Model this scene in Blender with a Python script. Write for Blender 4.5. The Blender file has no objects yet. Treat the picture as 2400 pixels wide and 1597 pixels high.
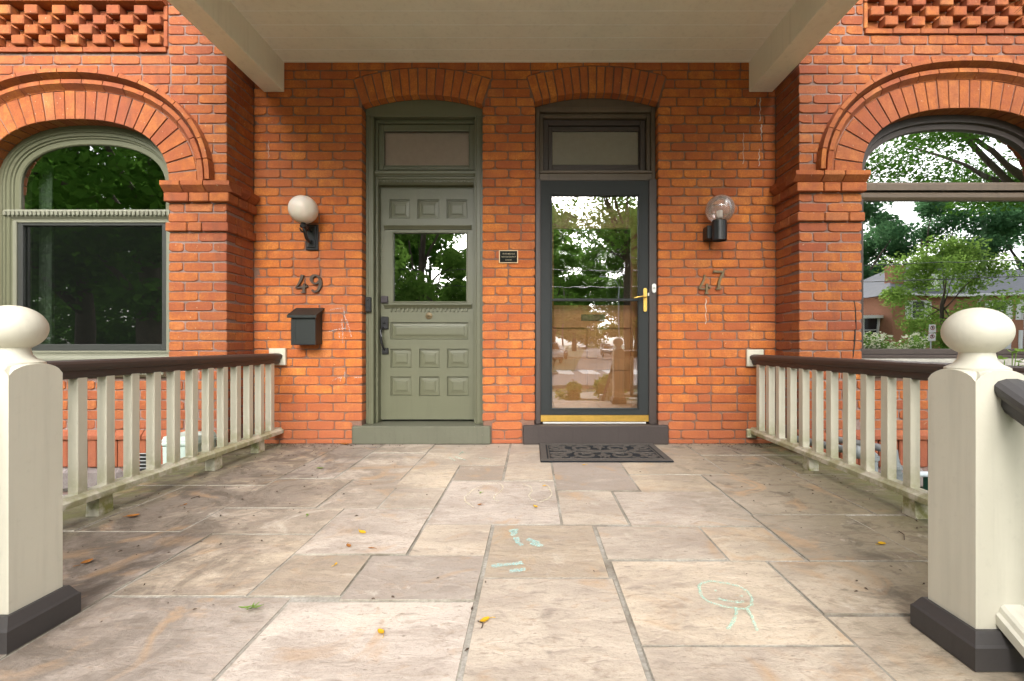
import bpy, bmesh, math, random
import numpy as np
from mathutils import Vector, Matrix
R = math.radians
random.seed(7); rng = np.random.default_rng(7)
scene = bpy.context.scene
col = scene.collection

# ------------------------------------------------------------------ camera
FPX, CY, CZ = 1067.0, -3.77, 0.823          # focal length in photo pixels, camera y, camera z
cam = bpy.data.cameras.new('camera'); camo = bpy.data.objects.new('camera', cam); col.objects.link(camo)
cam.sensor_width = 36; cam.lens = FPX / 2400 * 36
cam.shift_x = -48 / 2400; cam.shift_y = 9.5 / 2400
cam.clip_start = 0.05; cam.clip_end = 1500
camo.location = (0, CY, CZ); camo.rotation_euler = (R(90), 0, 0)
scene.camera = camo
# ------------------------------------------------------------------ light
SUN_EL, SUN_AZ = 34, 4                        # azimuth: degrees to the right of straight behind the camera
w = bpy.data.worlds.new('World'); scene.world = w; w.use_nodes = True
wn, wl = w.node_tree.nodes, w.node_tree.links
sky = wn.new('ShaderNodeTexSky'); sky.sky_type = 'NISHITA'; sky.sun_disc = False
sky.sun_elevation = R(SUN_EL); sky.sun_rotation = R(180 - SUN_AZ); sky.dust_density = 4.0; sky.air_density = 1.0
hs = wn.new('ShaderNodeHueSaturation'); hs.inputs['Saturation'].default_value = 0.22
bg = wn['Background']; bg.inputs['Strength'].default_value = 0.15
wl.new(sky.outputs[0], hs.inputs['Color']); wl.new(hs.outputs[0], bg.inputs['Color'])
sl = bpy.data.lights.new('sun', 'SUN'); sl.energy = 1.5; sl.angle = R(60); sl.color = (1.0, 0.975, 0.945)
so = bpy.data.objects.new('sun', sl); col.objects.link(so)
so.location = (2, -10, 20); so.rotation_euler = (R(90 - SUN_EL), 0, R(SUN_AZ))
scene.view_settings.view_transform = 'Standard'; scene.view_settings.look = 'None'
scene.view_settings.exposure = 1.8; scene.view_settings.gamma = 1.0
try: scene.view_settings.use_curve_mapping = False
except Exception: pass
scene.cycles.max_bounces = 10; scene.cycles.diffuse_bounces = 5; scene.cycles.glossy_bounces = 4
scene.cycles.transparent_max_bounces = 12; scene.cycles.caustics_reflective = False; scene.cycles.caustics_refractive = False
scene.cycles.sample_clamp_indirect = 6

def PX(px, Y): return (px - 1248) * (Y - CY) / FPX      # photo pixel column -> x on the plane y = Y
def PZ(py, Y): return CZ + (808 - py) * (Y - CY) / FPX
def in_view(x, y, z, m=25):
    d = y - CY
    if d < .2: return False
    px, py = 1248 + x * FPX / d, 808 - (z - CZ) * FPX / d
    return -m < px < 2400 + m and -m < py < 1597 + m

# ------------------------------------------------------------------ materials
class NT:
    def __init__(s, name):
        s.m = bpy.data.materials.new(name); s.m.use_nodes = True; s.t = s.m.node_tree; s.n = s.t.nodes
        s.b = s.n['Principled BSDF']; s.out = s.n['Material Output']
        s.pos = None
    def add(s, typ, **kw):
        k = s.n.new(typ)
        for a, v in kw.items(): setattr(k, a, v)
        return k
    def link(s, a, b): s.t.links.new(a, b)
    def sock(s, node_in, v):
        if hasattr(v, 'is_output'): s.link(v, node_in)
        else: node_in.default_value = v
    def P(s):
        if s.pos is None: s.pos = s.add('ShaderNodeNewGeometry')
        return s.pos.outputs['Position']
    def noise(s, scale, detail=4, rough=.55, vec=None, dist=0.0):
        k = s.add('ShaderNodeTexNoise'); k.inputs['Scale'].default_value = scale; k.inputs['Detail'].default_value = detail
        k.inputs['Roughness'].default_value = rough; k.inputs['Distortion'].default_value = dist
        s.link(vec or s.P(), k.inputs['Vector']); return k.outputs['Fac']
    def ramp(s, f, stops):
        k = s.add('ShaderNodeValToRGB'); e = k.color_ramp.elements
        while len(e) < len(stops): e.new(.5)
        for i, (p, c) in enumerate(stops):
            e[i].position = p; e[i].color = (*c, 1) if not isinstance(c, (int, float)) else (c, c, c, 1)
        s.link(f, k.inputs['Fac']); return k.outputs['Color']
    def mix(s, f, a, b, mode='MIX'):
        k = s.add('ShaderNodeMix', data_type='RGBA', blend_type=mode)
        ins = [i for i in k.inputs if i.enabled]
        s.sock(ins[0], f)
        for q, v in ((ins[1], a), (ins[2], b)):
            if hasattr(v, 'is_output'): s.link(v, q)
            else: q.default_value = (*v, 1) if not isinstance(v, (int, float)) else (v, v, v, 1)
        return [o for o in k.outputs if o.enabled][0]
    def math(s, op, a, b=0.0, c=None):
        k = s.add('ShaderNodeMath', operation=op); s.sock(k.inputs[0], a); s.sock(k.inputs[1], b)
        if c is not None: s.sock(k.inputs[2], c)
        return k.outputs[0]
    def sep(s, v=None):
        k = s.add('ShaderNodeSeparateXYZ'); s.link(v or s.P(), k.inputs[0]); return k.outputs
    def bump(s, h, strength=.3, dist=.01):
        k = s.add('ShaderNodeBump'); k.inputs['Strength'].default_value = strength; k.inputs['Distance'].default_value = dist
        s.link(h, k.inputs['Height']); s.link(k.outputs[0], s.b.inputs['Normal']); return k
    def color(s, c): s.sock(s.b.inputs['Base Color'], c if hasattr(c, 'is_output') else (*c, 1)); return s
    def rough(s, r): s.sock(s.b.inputs['Roughness'], r); return s
    def rand(s):
        a = s.add('ShaderNodeObjectInfo').outputs['Random']; g = s.add('ShaderNodeNewGeometry').outputs['Random Per Island']
        return s.math('FRACT', s.math('ADD', a, s.math('MULTIPLY', g, .731)))

def mat_brick(name, tint=(1, 1, 1), dark=0.0):
    t = NT(name); r = t.rand()
    base = t.ramp(r, [(0, (.44, .13, .030)), (.2, (.54, .175, .036)), (.4, (.60, .215, .046)), (.55, (.46, .135, .034)), (.72, (.64, .25, .060)), (.86, (.36, .095, .034)), (.94, (.58, .24, .085)), (1, (.52, .17, .05))])
    r2 = t.math('FRACT', t.math('MULTIPLY', r, 17.3))
    off = t.add('ShaderNodeVectorMath', operation='ADD'); t.link(t.P(), off.inputs[0])
    cmb = t.add('ShaderNodeCombineXYZ'); t.link(t.math('MULTIPLY', r, 37), cmb.inputs[0]); t.link(t.math('MULTIPLY', r2, 53), cmb.inputs[2]); t.link(cmb.outputs[0], off.inputs[1])
    V = off.outputs[0]
    n1 = t.noise(9, 5, .65, V); n2 = t.noise(70, 4, .7, V); n3 = t.noise(2.1, 3, .6)
    c = t.mix(t.ramp(n1, [(.38, 0), (.70, .75)]), base, (.29, .075, .040))
    c = t.mix(t.ramp(n2, [(.40, .45), (.60, 0)]), c, (.27, .07, .03))
    c = t.mix(t.ramp(n1, [(.28, .45), (.42, 0)]), c, (.62, .27, .12))
    c = t.mix(t.ramp(n3, [(.42, 0), (.66, .55)]), c, (.30, .085, .050))
    mp = t.add('ShaderNodeMapping'); mp.inputs['Scale'].default_value = (9, 9, 1.1); t.link(t.P(), mp.inputs[0]); stn = t.noise(1, 5, .65, mp.outputs[0])
    c = t.mix(t.ramp(stn, [(.55, 0), (.72, .5)]), c, (.17, .065, .045)); c = t.mix(t.ramp(stn, [(.24, .28), (.36, 0)]), c, (.62, .36, .26))
    sp = t.noise(46, 2, .5); c = t.mix(t.ramp(sp, [(.73, 0), (.76, .65)]), c, (.62, .52, .44))
    if dark: c = t.mix(dark, c, (.20, .06, .035))
    zz = t.sep()[2]; wet = t.math('MULTIPLY', t.ramp(t.math('ADD', zz, t.math('MULTIPLY', n3, .3)), [(.22, 1), (.62, 0)]), .75)
    c = t.mix(wet, c, (.30, .095, .06))
    c = t.mix(1.0, c, tint, 'MULTIPLY')
    t.color(c); t.rough(.88)
    t.bump(t.math('ADD', t.math('MULTIPLY', n2, .6), t.math('MULTIPLY', n1, 1.0)), .7, .008)
    return t.m
def mat_mortar(name, a, b):
    t = NT(name); n = t.noise(4, 5, .6); n2 = t.noise(90, 3, .6)
    t.color(t.mix(t.ramp(n2, [(.35, .35), (.6, 0)]), t.ramp(n, [(.3, a), (.7, b)]), (.10, .06, .045))); t.rough(.95); t.bump(n2, .6, .004); return t.m
def mat_paint(name, c, rough=.45, dirt=.25, algae=0.0, chips=None, bump=.12, grain=None):
    t = NT(name); n = t.noise(3.2, 5, .6); n2 = t.noise(38, 4, .6)
    d = tuple(v * .62 for v in c)
    k = t.mix(t.ramp(n, [(.45, 0), (.80, dirt)]), c, d)
    k = t.mix(t.ramp(n2, [(.60, 0), (.80, dirt * .9)]), k, d)
    mps = t.add('ShaderNodeMapping'); mps.inputs['Scale'].default_value = (26, 26, 1.6); t.link(t.P(), mps.inputs[0]); sk = t.noise(1, 4, .6, mps.outputs[0]); k = t.mix(t.ramp(sk, [(.52, 0), (.74, dirt * 1.1)]), k, d)
    if algae:
        z = t.sep()[2]; n4 = t.noise(11, 4, .6)
        f = t.math('MULTIPLY', t.ramp(t.math('ADD', z, t.math('MULTIPLY', n4, .36)), [(.26, 1), (.46, 0)]), t.ramp(n4, [(.38, 0), (.58, 1)]))
        k = t.mix(t.math('MULTIPLY', f, algae), k, (.17, .17, .035))
    if chips:
        ch = t.noise(26, 6, .75); k = t.mix(t.ramp(ch, [(chips, 0), (chips + .015, .9)]), k, (.5, .48, .42))
    t.color(k); t.rough(rough)
    h = n2
    if grain:
        mp = t.add('ShaderNodeMapping'); mp.inputs['Scale'].default_value = grain; t.link(t.P(), mp.inputs[0]); h = t.noise(1, 4, .6, mp.outputs[0])
    t.bump(h, bump, .004); return t.m
def mat_plain(name, c, rough=.5, metal=0.0, var=.25, scale=20, spec=.5):
    t = NT(name); n = t.noise(scale, 4, .6)
    t.color(t.mix(t.ramp(n, [(.35, 0), (.75, var)]), c, tuple(v * .45 for v in c))); t.rough(rough); t.b.inputs['Metallic'].default_value = metal; t.b.inputs['Specular IOR Level'].default_value = spec
    t.bump(n, .08, .003); return t.m
def mat_glass(name, refl=.16, tint=(.97, .985, .97), wav=.0, wscale=(2, 2, 2), rough=0.0, body=None, bodyfac=0):
    t = NT(name); t.n.remove(t.b)
    tr = t.add('ShaderNodeBsdfTransparent'); tr.inputs[0].default_value = (*tint, 1)
    gl = t.add('ShaderNodeBsdfGlossy'); gl.inputs['Roughness'].default_value = rough; gl.inputs[0].default_value = (1, 1, 1, 1)
    lw = t.add('ShaderNodeFresnel'); lw.inputs['IOR'].default_value = 1.5
    fac = t.math('MINIMUM', t.math('MULTIPLY', lw.outputs[0], refl / .04), .92)
    if wav:
        mp = t.add('ShaderNodeMapping'); mp.inputs['Scale'].default_value = wscale; t.link(t.P(), mp.inputs[0])
        bp = t.add('ShaderNodeBump'); bp.inputs['Strength'].default_value = 1; bp.inputs['Distance'].default_value = wav
        t.link(t.noise(1, 2, .45, mp.outputs[0]), bp.inputs['Height']); t.link(bp.outputs[0], gl.inputs['Normal'])
    mx = t.add('ShaderNodeMixShader'); t.link(fac, mx.inputs[0]); t.link(tr.outputs[0], mx.inputs[1]); t.link(gl.outputs[0], mx.inputs[2])
    o = mx.outputs[0]
    if body:
        df = t.add('ShaderNodeBsdfDiffuse'); df.inputs[0].default_value = (*body, 1)
        m2 = t.add('ShaderNodeMixShader'); m2.inputs[0].default_value = bodyfac; t.link(o, m2.inputs[1]); t.link(df.outputs[0], m2.inputs[2]); o = m2.outputs[0]
    t.link(o, t.out.inputs[0]); return t.m
def mat_stone():
    t = NT('flagstone'); r = t.rand(); P = t.P(); X, Y, Z = t.sep()
    base = t.ramp(r, [(0, (.52, .44, .36)), (.16, (.66, .55, .42)), (.32, (.38, .325, .28)), (.48, (.60, .52, .46)), (.64, (.56, .45, .31)), (.8, (.29, .235, .20)), (.9, (.48, .42, .37)), (1, (.60, .51, .42))])
    mp = t.add('ShaderNodeMapping'); mp.inputs['Scale'].default_value = (1, 2.2, 1); t.link(P, mp.inputs[0])
    cmb = t.add('ShaderNodeCombineXYZ'); t.link(t.math('MULTIPLY', r, 41), cmb.inputs[0]); t.link(t.math('MULTIPLY', r, 23), cmb.inputs[1])
    off = t.add('ShaderNodeVectorMath', operation='ADD'); t.link(mp.outputs[0], off.inputs[0]); t.link(cmb.outputs[0], off.inputs[1]); V = off.outputs[0]
    a = t.noise(2.6, 6, .62, V, .6); b = t.noise(11, 6, .68, V, .4); g = t.noise(95, 3, .7)
    c = t.mix(t.ramp(a, [(.38, .6), (.54, 0)]), base, (.36, .295, .245))
    c = t.mix(t.ramp(a, [(.54, 0), (.70, .45)]), c, (.70, .60, .50))
    c = t.mix(t.ramp(b, [(.58, 0), (.74, .6)]), c, (.44, .29, .17))
    c = t.mix(t.ramp(b, [(.30, .75), (.45, 0)]), c, (.26, .215, .18))
    pit = t.noise(30, 3, .6, V); c = t.mix(t.ramp(pit, [(.30, .7), (.38, 0)]), c, (.25, .20, .16))
    c = t.mix(t.ramp(g, [(.30, .35), (.50, 0)]), c, (.27, .22, .18))
    # grime that gathered along both railings, moss under the right one; overall darker towards the wall
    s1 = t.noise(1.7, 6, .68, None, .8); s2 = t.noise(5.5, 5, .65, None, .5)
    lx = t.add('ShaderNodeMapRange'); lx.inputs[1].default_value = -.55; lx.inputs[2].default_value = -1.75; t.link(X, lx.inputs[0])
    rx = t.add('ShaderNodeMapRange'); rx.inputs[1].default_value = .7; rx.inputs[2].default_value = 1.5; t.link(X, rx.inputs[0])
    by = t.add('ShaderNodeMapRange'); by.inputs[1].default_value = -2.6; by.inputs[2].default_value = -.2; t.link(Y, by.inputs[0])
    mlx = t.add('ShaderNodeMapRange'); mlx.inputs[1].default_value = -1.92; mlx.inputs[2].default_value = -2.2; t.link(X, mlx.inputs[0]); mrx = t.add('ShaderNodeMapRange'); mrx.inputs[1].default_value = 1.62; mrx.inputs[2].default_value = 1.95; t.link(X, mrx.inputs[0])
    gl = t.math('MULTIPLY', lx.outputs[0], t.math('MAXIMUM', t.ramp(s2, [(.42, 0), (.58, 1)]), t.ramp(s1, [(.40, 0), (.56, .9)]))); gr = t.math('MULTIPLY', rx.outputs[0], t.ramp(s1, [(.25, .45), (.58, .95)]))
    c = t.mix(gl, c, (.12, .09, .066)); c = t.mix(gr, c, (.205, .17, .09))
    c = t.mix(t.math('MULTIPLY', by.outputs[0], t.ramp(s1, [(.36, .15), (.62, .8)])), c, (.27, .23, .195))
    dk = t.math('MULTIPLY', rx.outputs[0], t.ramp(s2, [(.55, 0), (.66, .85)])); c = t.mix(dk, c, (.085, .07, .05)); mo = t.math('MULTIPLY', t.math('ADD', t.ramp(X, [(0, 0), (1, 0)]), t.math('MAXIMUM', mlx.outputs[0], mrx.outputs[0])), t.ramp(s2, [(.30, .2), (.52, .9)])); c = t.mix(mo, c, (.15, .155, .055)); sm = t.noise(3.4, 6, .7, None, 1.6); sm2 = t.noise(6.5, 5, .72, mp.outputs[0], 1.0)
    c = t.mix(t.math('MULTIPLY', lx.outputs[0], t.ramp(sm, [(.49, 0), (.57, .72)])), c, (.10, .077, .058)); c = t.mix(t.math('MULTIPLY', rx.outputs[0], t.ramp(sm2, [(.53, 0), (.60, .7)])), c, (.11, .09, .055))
    c = t.mix(t.ramp(sm2, [(.56, 0), (.66, .55)]), c, (.31, .24, .18)); c = t.mix(t.ramp(sm, [(.30, .5), (.40, 0)]), c, (.62, .55, .47))
    fo = t.noise(17, 2, .5, V); c = t.mix(t.ramp(fo, [(.70, 0), (.735, .55)]), c, (.30, .23, .17))
    c = t.mix(1.0, c, (.86, .855, .84), 'MULTIPLY')
    rust = t.noise(3.3, 4, .6, None, 1.2); c = t.mix(t.ramp(rust, [(.58, 0), (.72, .6)]), c, (.40, .25, .13))
    t.color(c); t.rough(t.ramp(b, [(.3, .62), (.7, .86)]))
    t.bump(t.math('ADD', t.math('ADD', t.math('MULTIPLY', a, .9), t.math('MULTIPLY', b, .8)), t.math('MULTIPLY', g, .10)), .55, .012); return t.m
def mat_leaf(name, a, b, trans=.35):
    t = NT(name); t.n.remove(t.b)
    g = t.add('ShaderNodeNewGeometry').outputs['Random Per Island']; n = t.noise(.35, 3, .6)
    c = t.mix(t.math('MULTIPLY', t.math('ADD', g, n), .5), a, b)
    d = t.add('ShaderNodeBsdfDiffuse'); tr = t.add('ShaderNodeBsdfTranslucent'); t.link(c, d.inputs[0]); t.link(c, tr.inputs[0])
    mx = t.add('ShaderNodeMixShader'); mx.inputs[0].default_value = trans; t.link(d.outputs[0], mx.inputs[1]); t.link(tr.outputs[0], mx.inputs[2]); t.link(mx.outputs[0], t.out.inputs[0]); return t.m
def mat_chalk(name, c):
    t = NT(name); t.n.remove(t.b); n = t.noise(160, 4, .75)
    d = t.add('ShaderNodeBsdfDiffuse'); d.inputs[0].default_value = (*c, 1); tr = t.add('ShaderNodeBsdfTransparent')
    mx = t.add('ShaderNodeMixShader'); t.link(t.ramp(n, [(.44, 0), (.66, .58)]), mx.inputs[0]); t.link(tr.outputs[0], mx.inputs[1]); t.link(d.outputs[0], mx.inputs[2]); t.link(mx.outputs[0], t.out.inputs[0]); return t.m

M = {}
M['brick'] = mat_brick('orange_brick', (1.06, .96, .64)); M['brick_bay'] = mat_brick('bay_brick_darkened', (.74, .665, .53), .0)  # bays: recess brick toned down in colour to offset the stronger light there
M['mortar'] = mat_mortar('brown_mortar', (.17, .085, .055), (.24, .14, .10)); M['mortar_bay'] = mat_mortar('grey_mortar', (.17, .095, .072), (.27, .20, .18))
M['cream'] = mat_paint('cream_paint', (.52, .49, .40), .5, .26); M['cream_rail'] = mat_paint('cream_rail_paint', (.52, .49, .39), .55, .3, .95)
M['ceiling'] = mat_paint('taupe_paint', (.86, .825, .735), .55, .22); M['ceiling_line'] = mat_paint('bare_groove', (.93, .92, .88), .6, .1)
M['brown'] = mat_paint('dark_brown_paint', (.042, .029, .024), .5, .3, bump=.2, grain=(60, 6, 60)); M['charcoal'] = mat_paint('charcoal_paint', (.040, .036, .035), .5, .25, bump=.2)
M['green'] = mat_paint('sage_paint', (.108, .110, .066), .42, .18, bump=.1); M['green_sill'] = mat_paint('sage_stone_paint', (.098, .098, .066), .55, .4, chips=.69, bump=.4)
M['green_pale'] = mat_paint('pale_sage_paint', (.165, .165, .12), .45, .2)
M['brown_frame'] = mat_paint('umber_paint', (.095, .066, .042), .5, .5, bump=.2); M['brown_sill'] = mat_paint('umber_stone_paint', (.040, .029, .025), .65, .4, chips=.715, bump=.4)
M['grey_metal'] = mat_plain('grey_aluminium', (.018, .021, .021), .6, .0, .1, 20, .3); M['black'] = mat_plain('black_metal', (.014, .014, .015), .33, .0, .2)
M['mailbox'] = mat_plain('dark_green_black_metal', (.010, .013, .011), .5, .0, .3); M['brass'] = mat_plain('polished_brass', (.80, .52, .13), .28, 1.0, .35, 12)
M['oldbrass'] = mat_plain('dull_brass', (.17, .125, .06), .5, .3, .6, 60); M['bronze'] = mat_plain('dull_bronze', (.060, .040, .026), .55, .2, .5, 60)
M['white'] = mat_plain('white_plastic', (.75, .75, .72), .4, 0, .12); M['screen'] = mat_plain('dark_screen_frame', (.030, .032, .028), .5, 0, .2)
M['wood'] = mat_paint('varnished_wood', (.50, .22, .07), .35, .5, bump=.25, grain=(50, 50, 4)); M['opal'] = None
t = NT('opal_glass'); t.color((.62, .55, .47)); t.rough(.35); t.b.inputs['Subsurface Weight'].default_value = .15; M['opal'] = t.m
M['globe'] = mat_glass('clear_globe_glass', .09, (.95, .90, .88), .0, body=(.85, .72, .66), bodyfac=.16)
M['glass_bay'] = mat_glass('window_glass', .50, (.86, .93, .88), .0012, (1.4, 1.4, 1.4)); M['glass_storm'] = mat_glass('storm_glass', .42, (.95, .97, .95), .0008, (3, 3, 2.2))
M['glass_lower'] = mat_glass('storm_glass_lower', .27, (.97, .97, .95), .0007, (3, 3, 2.2))
M['glass_wavy'] = mat_glass('old_wavy_glass', .13, (.85, .88, .83), .007, (5, 5, 5)); M['glass_door'] = mat_glass('door_glass', .34, (.88, .92, .85), .0012, (2, 2, 2))
M['glass_left'] = mat_glass('green_window_glass', .34, (.80, .90, .80), .0012, (1.4, 1.4, 1.4)); M['glass_transom'] = mat_glass('transom_glass', .14, (.9, .9, .88), .004, (8, 8, 8))
M['insect_screen'] = mat_glass('insect_screen', .004, (.84, .84, .84), 0, body=(.035, .04, .035), bodyfac=.10)
M['transom_backing'] = mat_plain('pinkish_ceiling_reflection', (.40, .29, .25), .8); M['transom_backing_grey'] = mat_plain('olive_ceiling_reflection', (.27, .25, .20), .8)  # backings behind the transom panes, painted with the tone of the mirrored porch ceiling
M['room'] = mat_plain('dim_room', (.055, .05, .045), .9); M['curtain'] = mat_plain('pale_curtain', (.20, .22, .19), .9)
M['stone'] = mat_stone(); M['joint'] = mat_mortar('pale_joint_mortar', (.16, .135, .10), (.44, .42, .37))
M['joint_dirt_dimmed_bevel'] = mat_mortar('joint_dirt_dimmed_bevel', (.15, .13, .095), (.38, .35, .29))
M['concrete'] = mat_mortar('concrete', (.33, .32, .27), (.46, .44, .38)); M['rubble'] = mat_mortar('rubble_stone', (.12, .10, .095), (.28, .25, .24))
M['mat'] = mat_plain('rubber_mat', (.012, .014, .017), .8, 0, .3, 50, .2); M['mat_top'] = mat_plain('dusty_rubber', (.085, .074, .065), .9, 0, .5, 50, .2)
M['bark'] = mat_plain('bark', (.10, .075, .055), .95, 0, .7, 6)
M['leaf'] = mat_leaf('leaf_green', (.11, .23, .035), (.18, .31, .06), .5); M['leaf_dark'] = mat_leaf('leaf_dark_green', (.05, .14, .018), (.10, .21, .03), .45)
M['leaf_light'] = mat_leaf('leaf_bright_green', (.15, .27, .05), (.24, .36, .08), .5); M['needle'] = mat_leaf('pine_needle', (.03, .05, .018), (.09, .075, .03), .2)
M['blue_green'] = mat_leaf('leaf_blue_green', (.06, .16, .07), (.12, .24, .10), .5)
M['yellow'] = mat_leaf('yellow_leaf', (.48, .24, .02), (.62, .40, .03), .2); M['dry'] = mat_leaf('dry_leaf', (.22, .09, .03), (.35, .15, .04), .1)
M['twig'] = mat_plain('twig', (.07, .045, .03), .9)

# ------------------------------------------------------------------ mesh helpers
class MB:
    def __init__(s): s.v = []; s.f = []
    def poly(s, pts, faces):
        o = len(s.v); s.v += [tuple(p) for p in pts]; s.f += [tuple(i + o for i in f) for f in faces]; return s
    def box(s, x0, x1, y0, y1, z0, z1):
        if x0 > x1: x0, x1 = x1, x0
        if y0 > y1: y0, y1 = y1, y0
        if z0 > z1: z0, z1 = z1, z0
        return s.poly([(x0, y0, z0), (x1, y0, z0), (x1, y1, z0), (x0, y1, z0), (x0, y0, z1), (x1, y0, z1), (x1, y1, z1), (x0, y1, z1)],
                      [(0, 3, 2, 1), (4, 5, 6, 7), (0, 1, 5, 4), (1, 2, 6, 5), (2, 3, 7, 6), (3, 0, 4, 7)])
    def cbox(s, x0, x1, y0, y1, z0, z1, b=.004):
        if x0 > x1: x0, x1 = x1, x0
        if y0 > y1: y0, y1 = y1, y0
        if z0 > z1: z0, z1 = z1, z0
        b = min(b, (x1 - x0) * .45, (y1 - y0) * .45, (z1 - z0) * .45)
        X, Y, Z = (x0, x1), (y0, y1), (z0, z1); sg = (1, -1); P = []; I = {}
        for i in (0, 1):
            for j in (0, 1):
                for k in (0, 1):
                    for a in range(3):
                        p = [X[i] + sg[i] * b, Y[j] + sg[j] * b, Z[k] + sg[k] * b]; p[a] = (X[i], Y[j], Z[k])[a]
                        I[i, j, k, a] = len(P); P.append(tuple(p))
        F = []
        for a in range(3):
            o1, o2 = [q for q in range(3) if q != a]
            for e in (0, 1):
                c = []
                for q1, q2 in ((0, 0), (1, 0), (1, 1), (0, 1)):
                    k = [0, 0, 0]; k[a] = e; k[o1] = q1; k[o2] = q2; c.append(I[k[0], k[1], k[2], a])
                F.append(tuple(c))
            for e1 in (0, 1):
                for e2 in (0, 1):       # edge along axis a between faces o1,o2
                    k0 = [0, 0, 0]; k0[o1] = e1; k0[o2] = e2; k1 = list(k0); k1[a] = 1
                    F.append((I[(*k0, o1)], I[(*k1, o1)], I[(*k1, o2)], I[(*k0, o2)]))
        for i in (0, 1):
            for j in (0, 1):
                for k in (0, 1): F.append((I[i, j, k, 0], I[i, j, k, 1], I[i, j, k, 2]))
        return s.poly(P, F)
    def prism(s, pts, axis, a0, a1):
        """polygon pts (2-D) swept along axis: 'x' -> (y,z), 'y' -> (x,z), 'z' -> (x,y)"""
        def m(p, a): return {'x': (a, p[0], p[1]), 'y': (p[0], a, p[1]), 'z': (p[0], p[1], a)}[axis]
        n = len(pts); return s.poly([m(p, a0) for p in pts] + [m(p, a1) for p in pts],
            [tuple(range(n)), tuple(range(2 * n - 1, n - 1, -1))] + [(i, (i + 1) % n, n + (i + 1) % n, n + i) for i in range(n)])
    def lathe(s, c, prof, n=32, axis='z'):
        """prof: (radius, height) from bottom to top"""
        P = []; F = []
        for r, h in prof:
            for i in range(n):
                a = 2 * math.pi * i / n; u, v = r * math.cos(a), r * math.sin(a)
                P.append({'z': (c[0] + u, c[1] + v, c[2] + h), 'y': (c[0] + u, c[1] + h, c[2] + v), 'x': (c[0] + h, c[1] + u, c[2] + v)}[axis])
        for j in range(len(prof) - 1):
            for i in range(n): F.append((j * n + i, j * n + (i + 1) % n, (j + 1) * n + (i + 1) % n, (j + 1) * n + i))
        if prof[0][0] > 1e-5: F.append(tuple(range(n - 1, -1, -1)))
        if prof[-1][0] > 1e-5: F.append(tuple((len(prof) - 1) * n + i for i in range(n)))
        return s.poly(P, F)
    def tube(s, pts, rad, n=8, cap=True):
        pts = [Vector(p) for p in pts]; k = len(pts); P = []; F = []
        rr = rad if isinstance(rad, (list, tuple)) else [rad] * k
        for i, p in enumerate(pts):
            d = (pts[min(i + 1, k - 1)] - pts[max(i - 1, 0)]).normalized()
            up = Vector((0, 0, 1)) if abs(d.z) < .9 else Vector((1, 0, 0))
            a = d.cross(up).normalized(); b = d.cross(a)
            for q in range(n):
                t = 2 * math.pi * q / n; P.append(tuple(p + (a * math.cos(t) + b * math.sin(t)) * rr[i]))
        for i in range(k - 1):
            for q in range(n): F.append((i * n + q, i * n + (q + 1) % n, (i + 1) * n + (q + 1) % n, (i + 1) * n + q))
        if cap: F.append(tuple(range(n))); F.append(tuple((k - 1) * n + q for q in range(n)))
        return s.poly(P, F)
    def ribbon(s, pts, wid, plane, d0, d1):
        """flat band along 2-D polyline pts, widths wid, extruded d0..d1 along the plane's normal; plane 'xz' (normal y) or 'xy' (normal z)"""
        k = len(pts); ww = wid if isinstance(wid, (list, tuple)) else [wid] * k; Lf = []; Rt = []
        for i in range(k):
            a = pts[max(i - 1, 0)]; b = pts[min(i + 1, k - 1)]; dx, dy = b[0] - a[0], b[1] - a[1]; l = math.hypot(dx, dy) or 1
            nx, ny = -dy / l * ww[i] / 2, dx / l * ww[i] / 2
            Lf.append((pts[i][0] + nx, pts[i][1] + ny)); Rt.append((pts[i][0] - nx, pts[i][1] - ny))
        def m(p, d): return (p[0], d, p[1]) if plane == 'xz' else (p[0], p[1], d)
        P = []
        for i in range(k): P += [m(Lf[i], d0), m(Rt[i], d0), m(Lf[i], d1), m(Rt[i], d1)]
        F = []
        for i in range(k - 1):
            a, b = 4 * i, 4 * i + 4
            F += [(a, a + 1, b + 1, b), (a + 2, b + 2, b + 3, a + 3), (a, b, b + 2, a + 2), (a + 1, a + 3, b + 3, b + 1)]
        F += [(0, 2, 3, 1), (4 * k - 4, 4 * k - 3, 4 * k - 1, 4 * k - 2)]
        return s.poly(P, F)
    def merge(s, o): return s.poly(o.v, o.f)

BASE = {}
def empty(name, loc=(0, 0, 0), label=None, cat=None, group=None, kind=None):
    o = bpy.data.objects.new(name, None); o.empty_display_size = .1; o.location = loc; col.objects.link(o); BASE[o.name] = Vector(loc)
    return tag(o, label, cat, group, kind)
def tag(o, label=None, cat=None, group=None, kind=None):
    if label: o['label'] = label
    if cat: o['category'] = cat
    if group: o['group'] = group
    if kind: o['kind'] = kind
    return o
def mesh_of(mb, name, recalc=True, smooth=False, auto=False):
    me = bpy.data.meshes.new(name); me.from_pydata(mb.v, [], mb.f); me.update()
    if recalc and len(mb.f) < 60000:
        bm = bmesh.new(); bm.from_mesh(me); bmesh.ops.recalc_face_normals(bm, faces=bm.faces); bm.to_mesh(me); bm.free()
    if smooth:
        me.polygons.foreach_set('use_smooth', [True] * len(me.polygons))
        if auto:
            try: me.set_sharp_from_angle(angle=R(38))
            except Exception: pass
    return me
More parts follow.
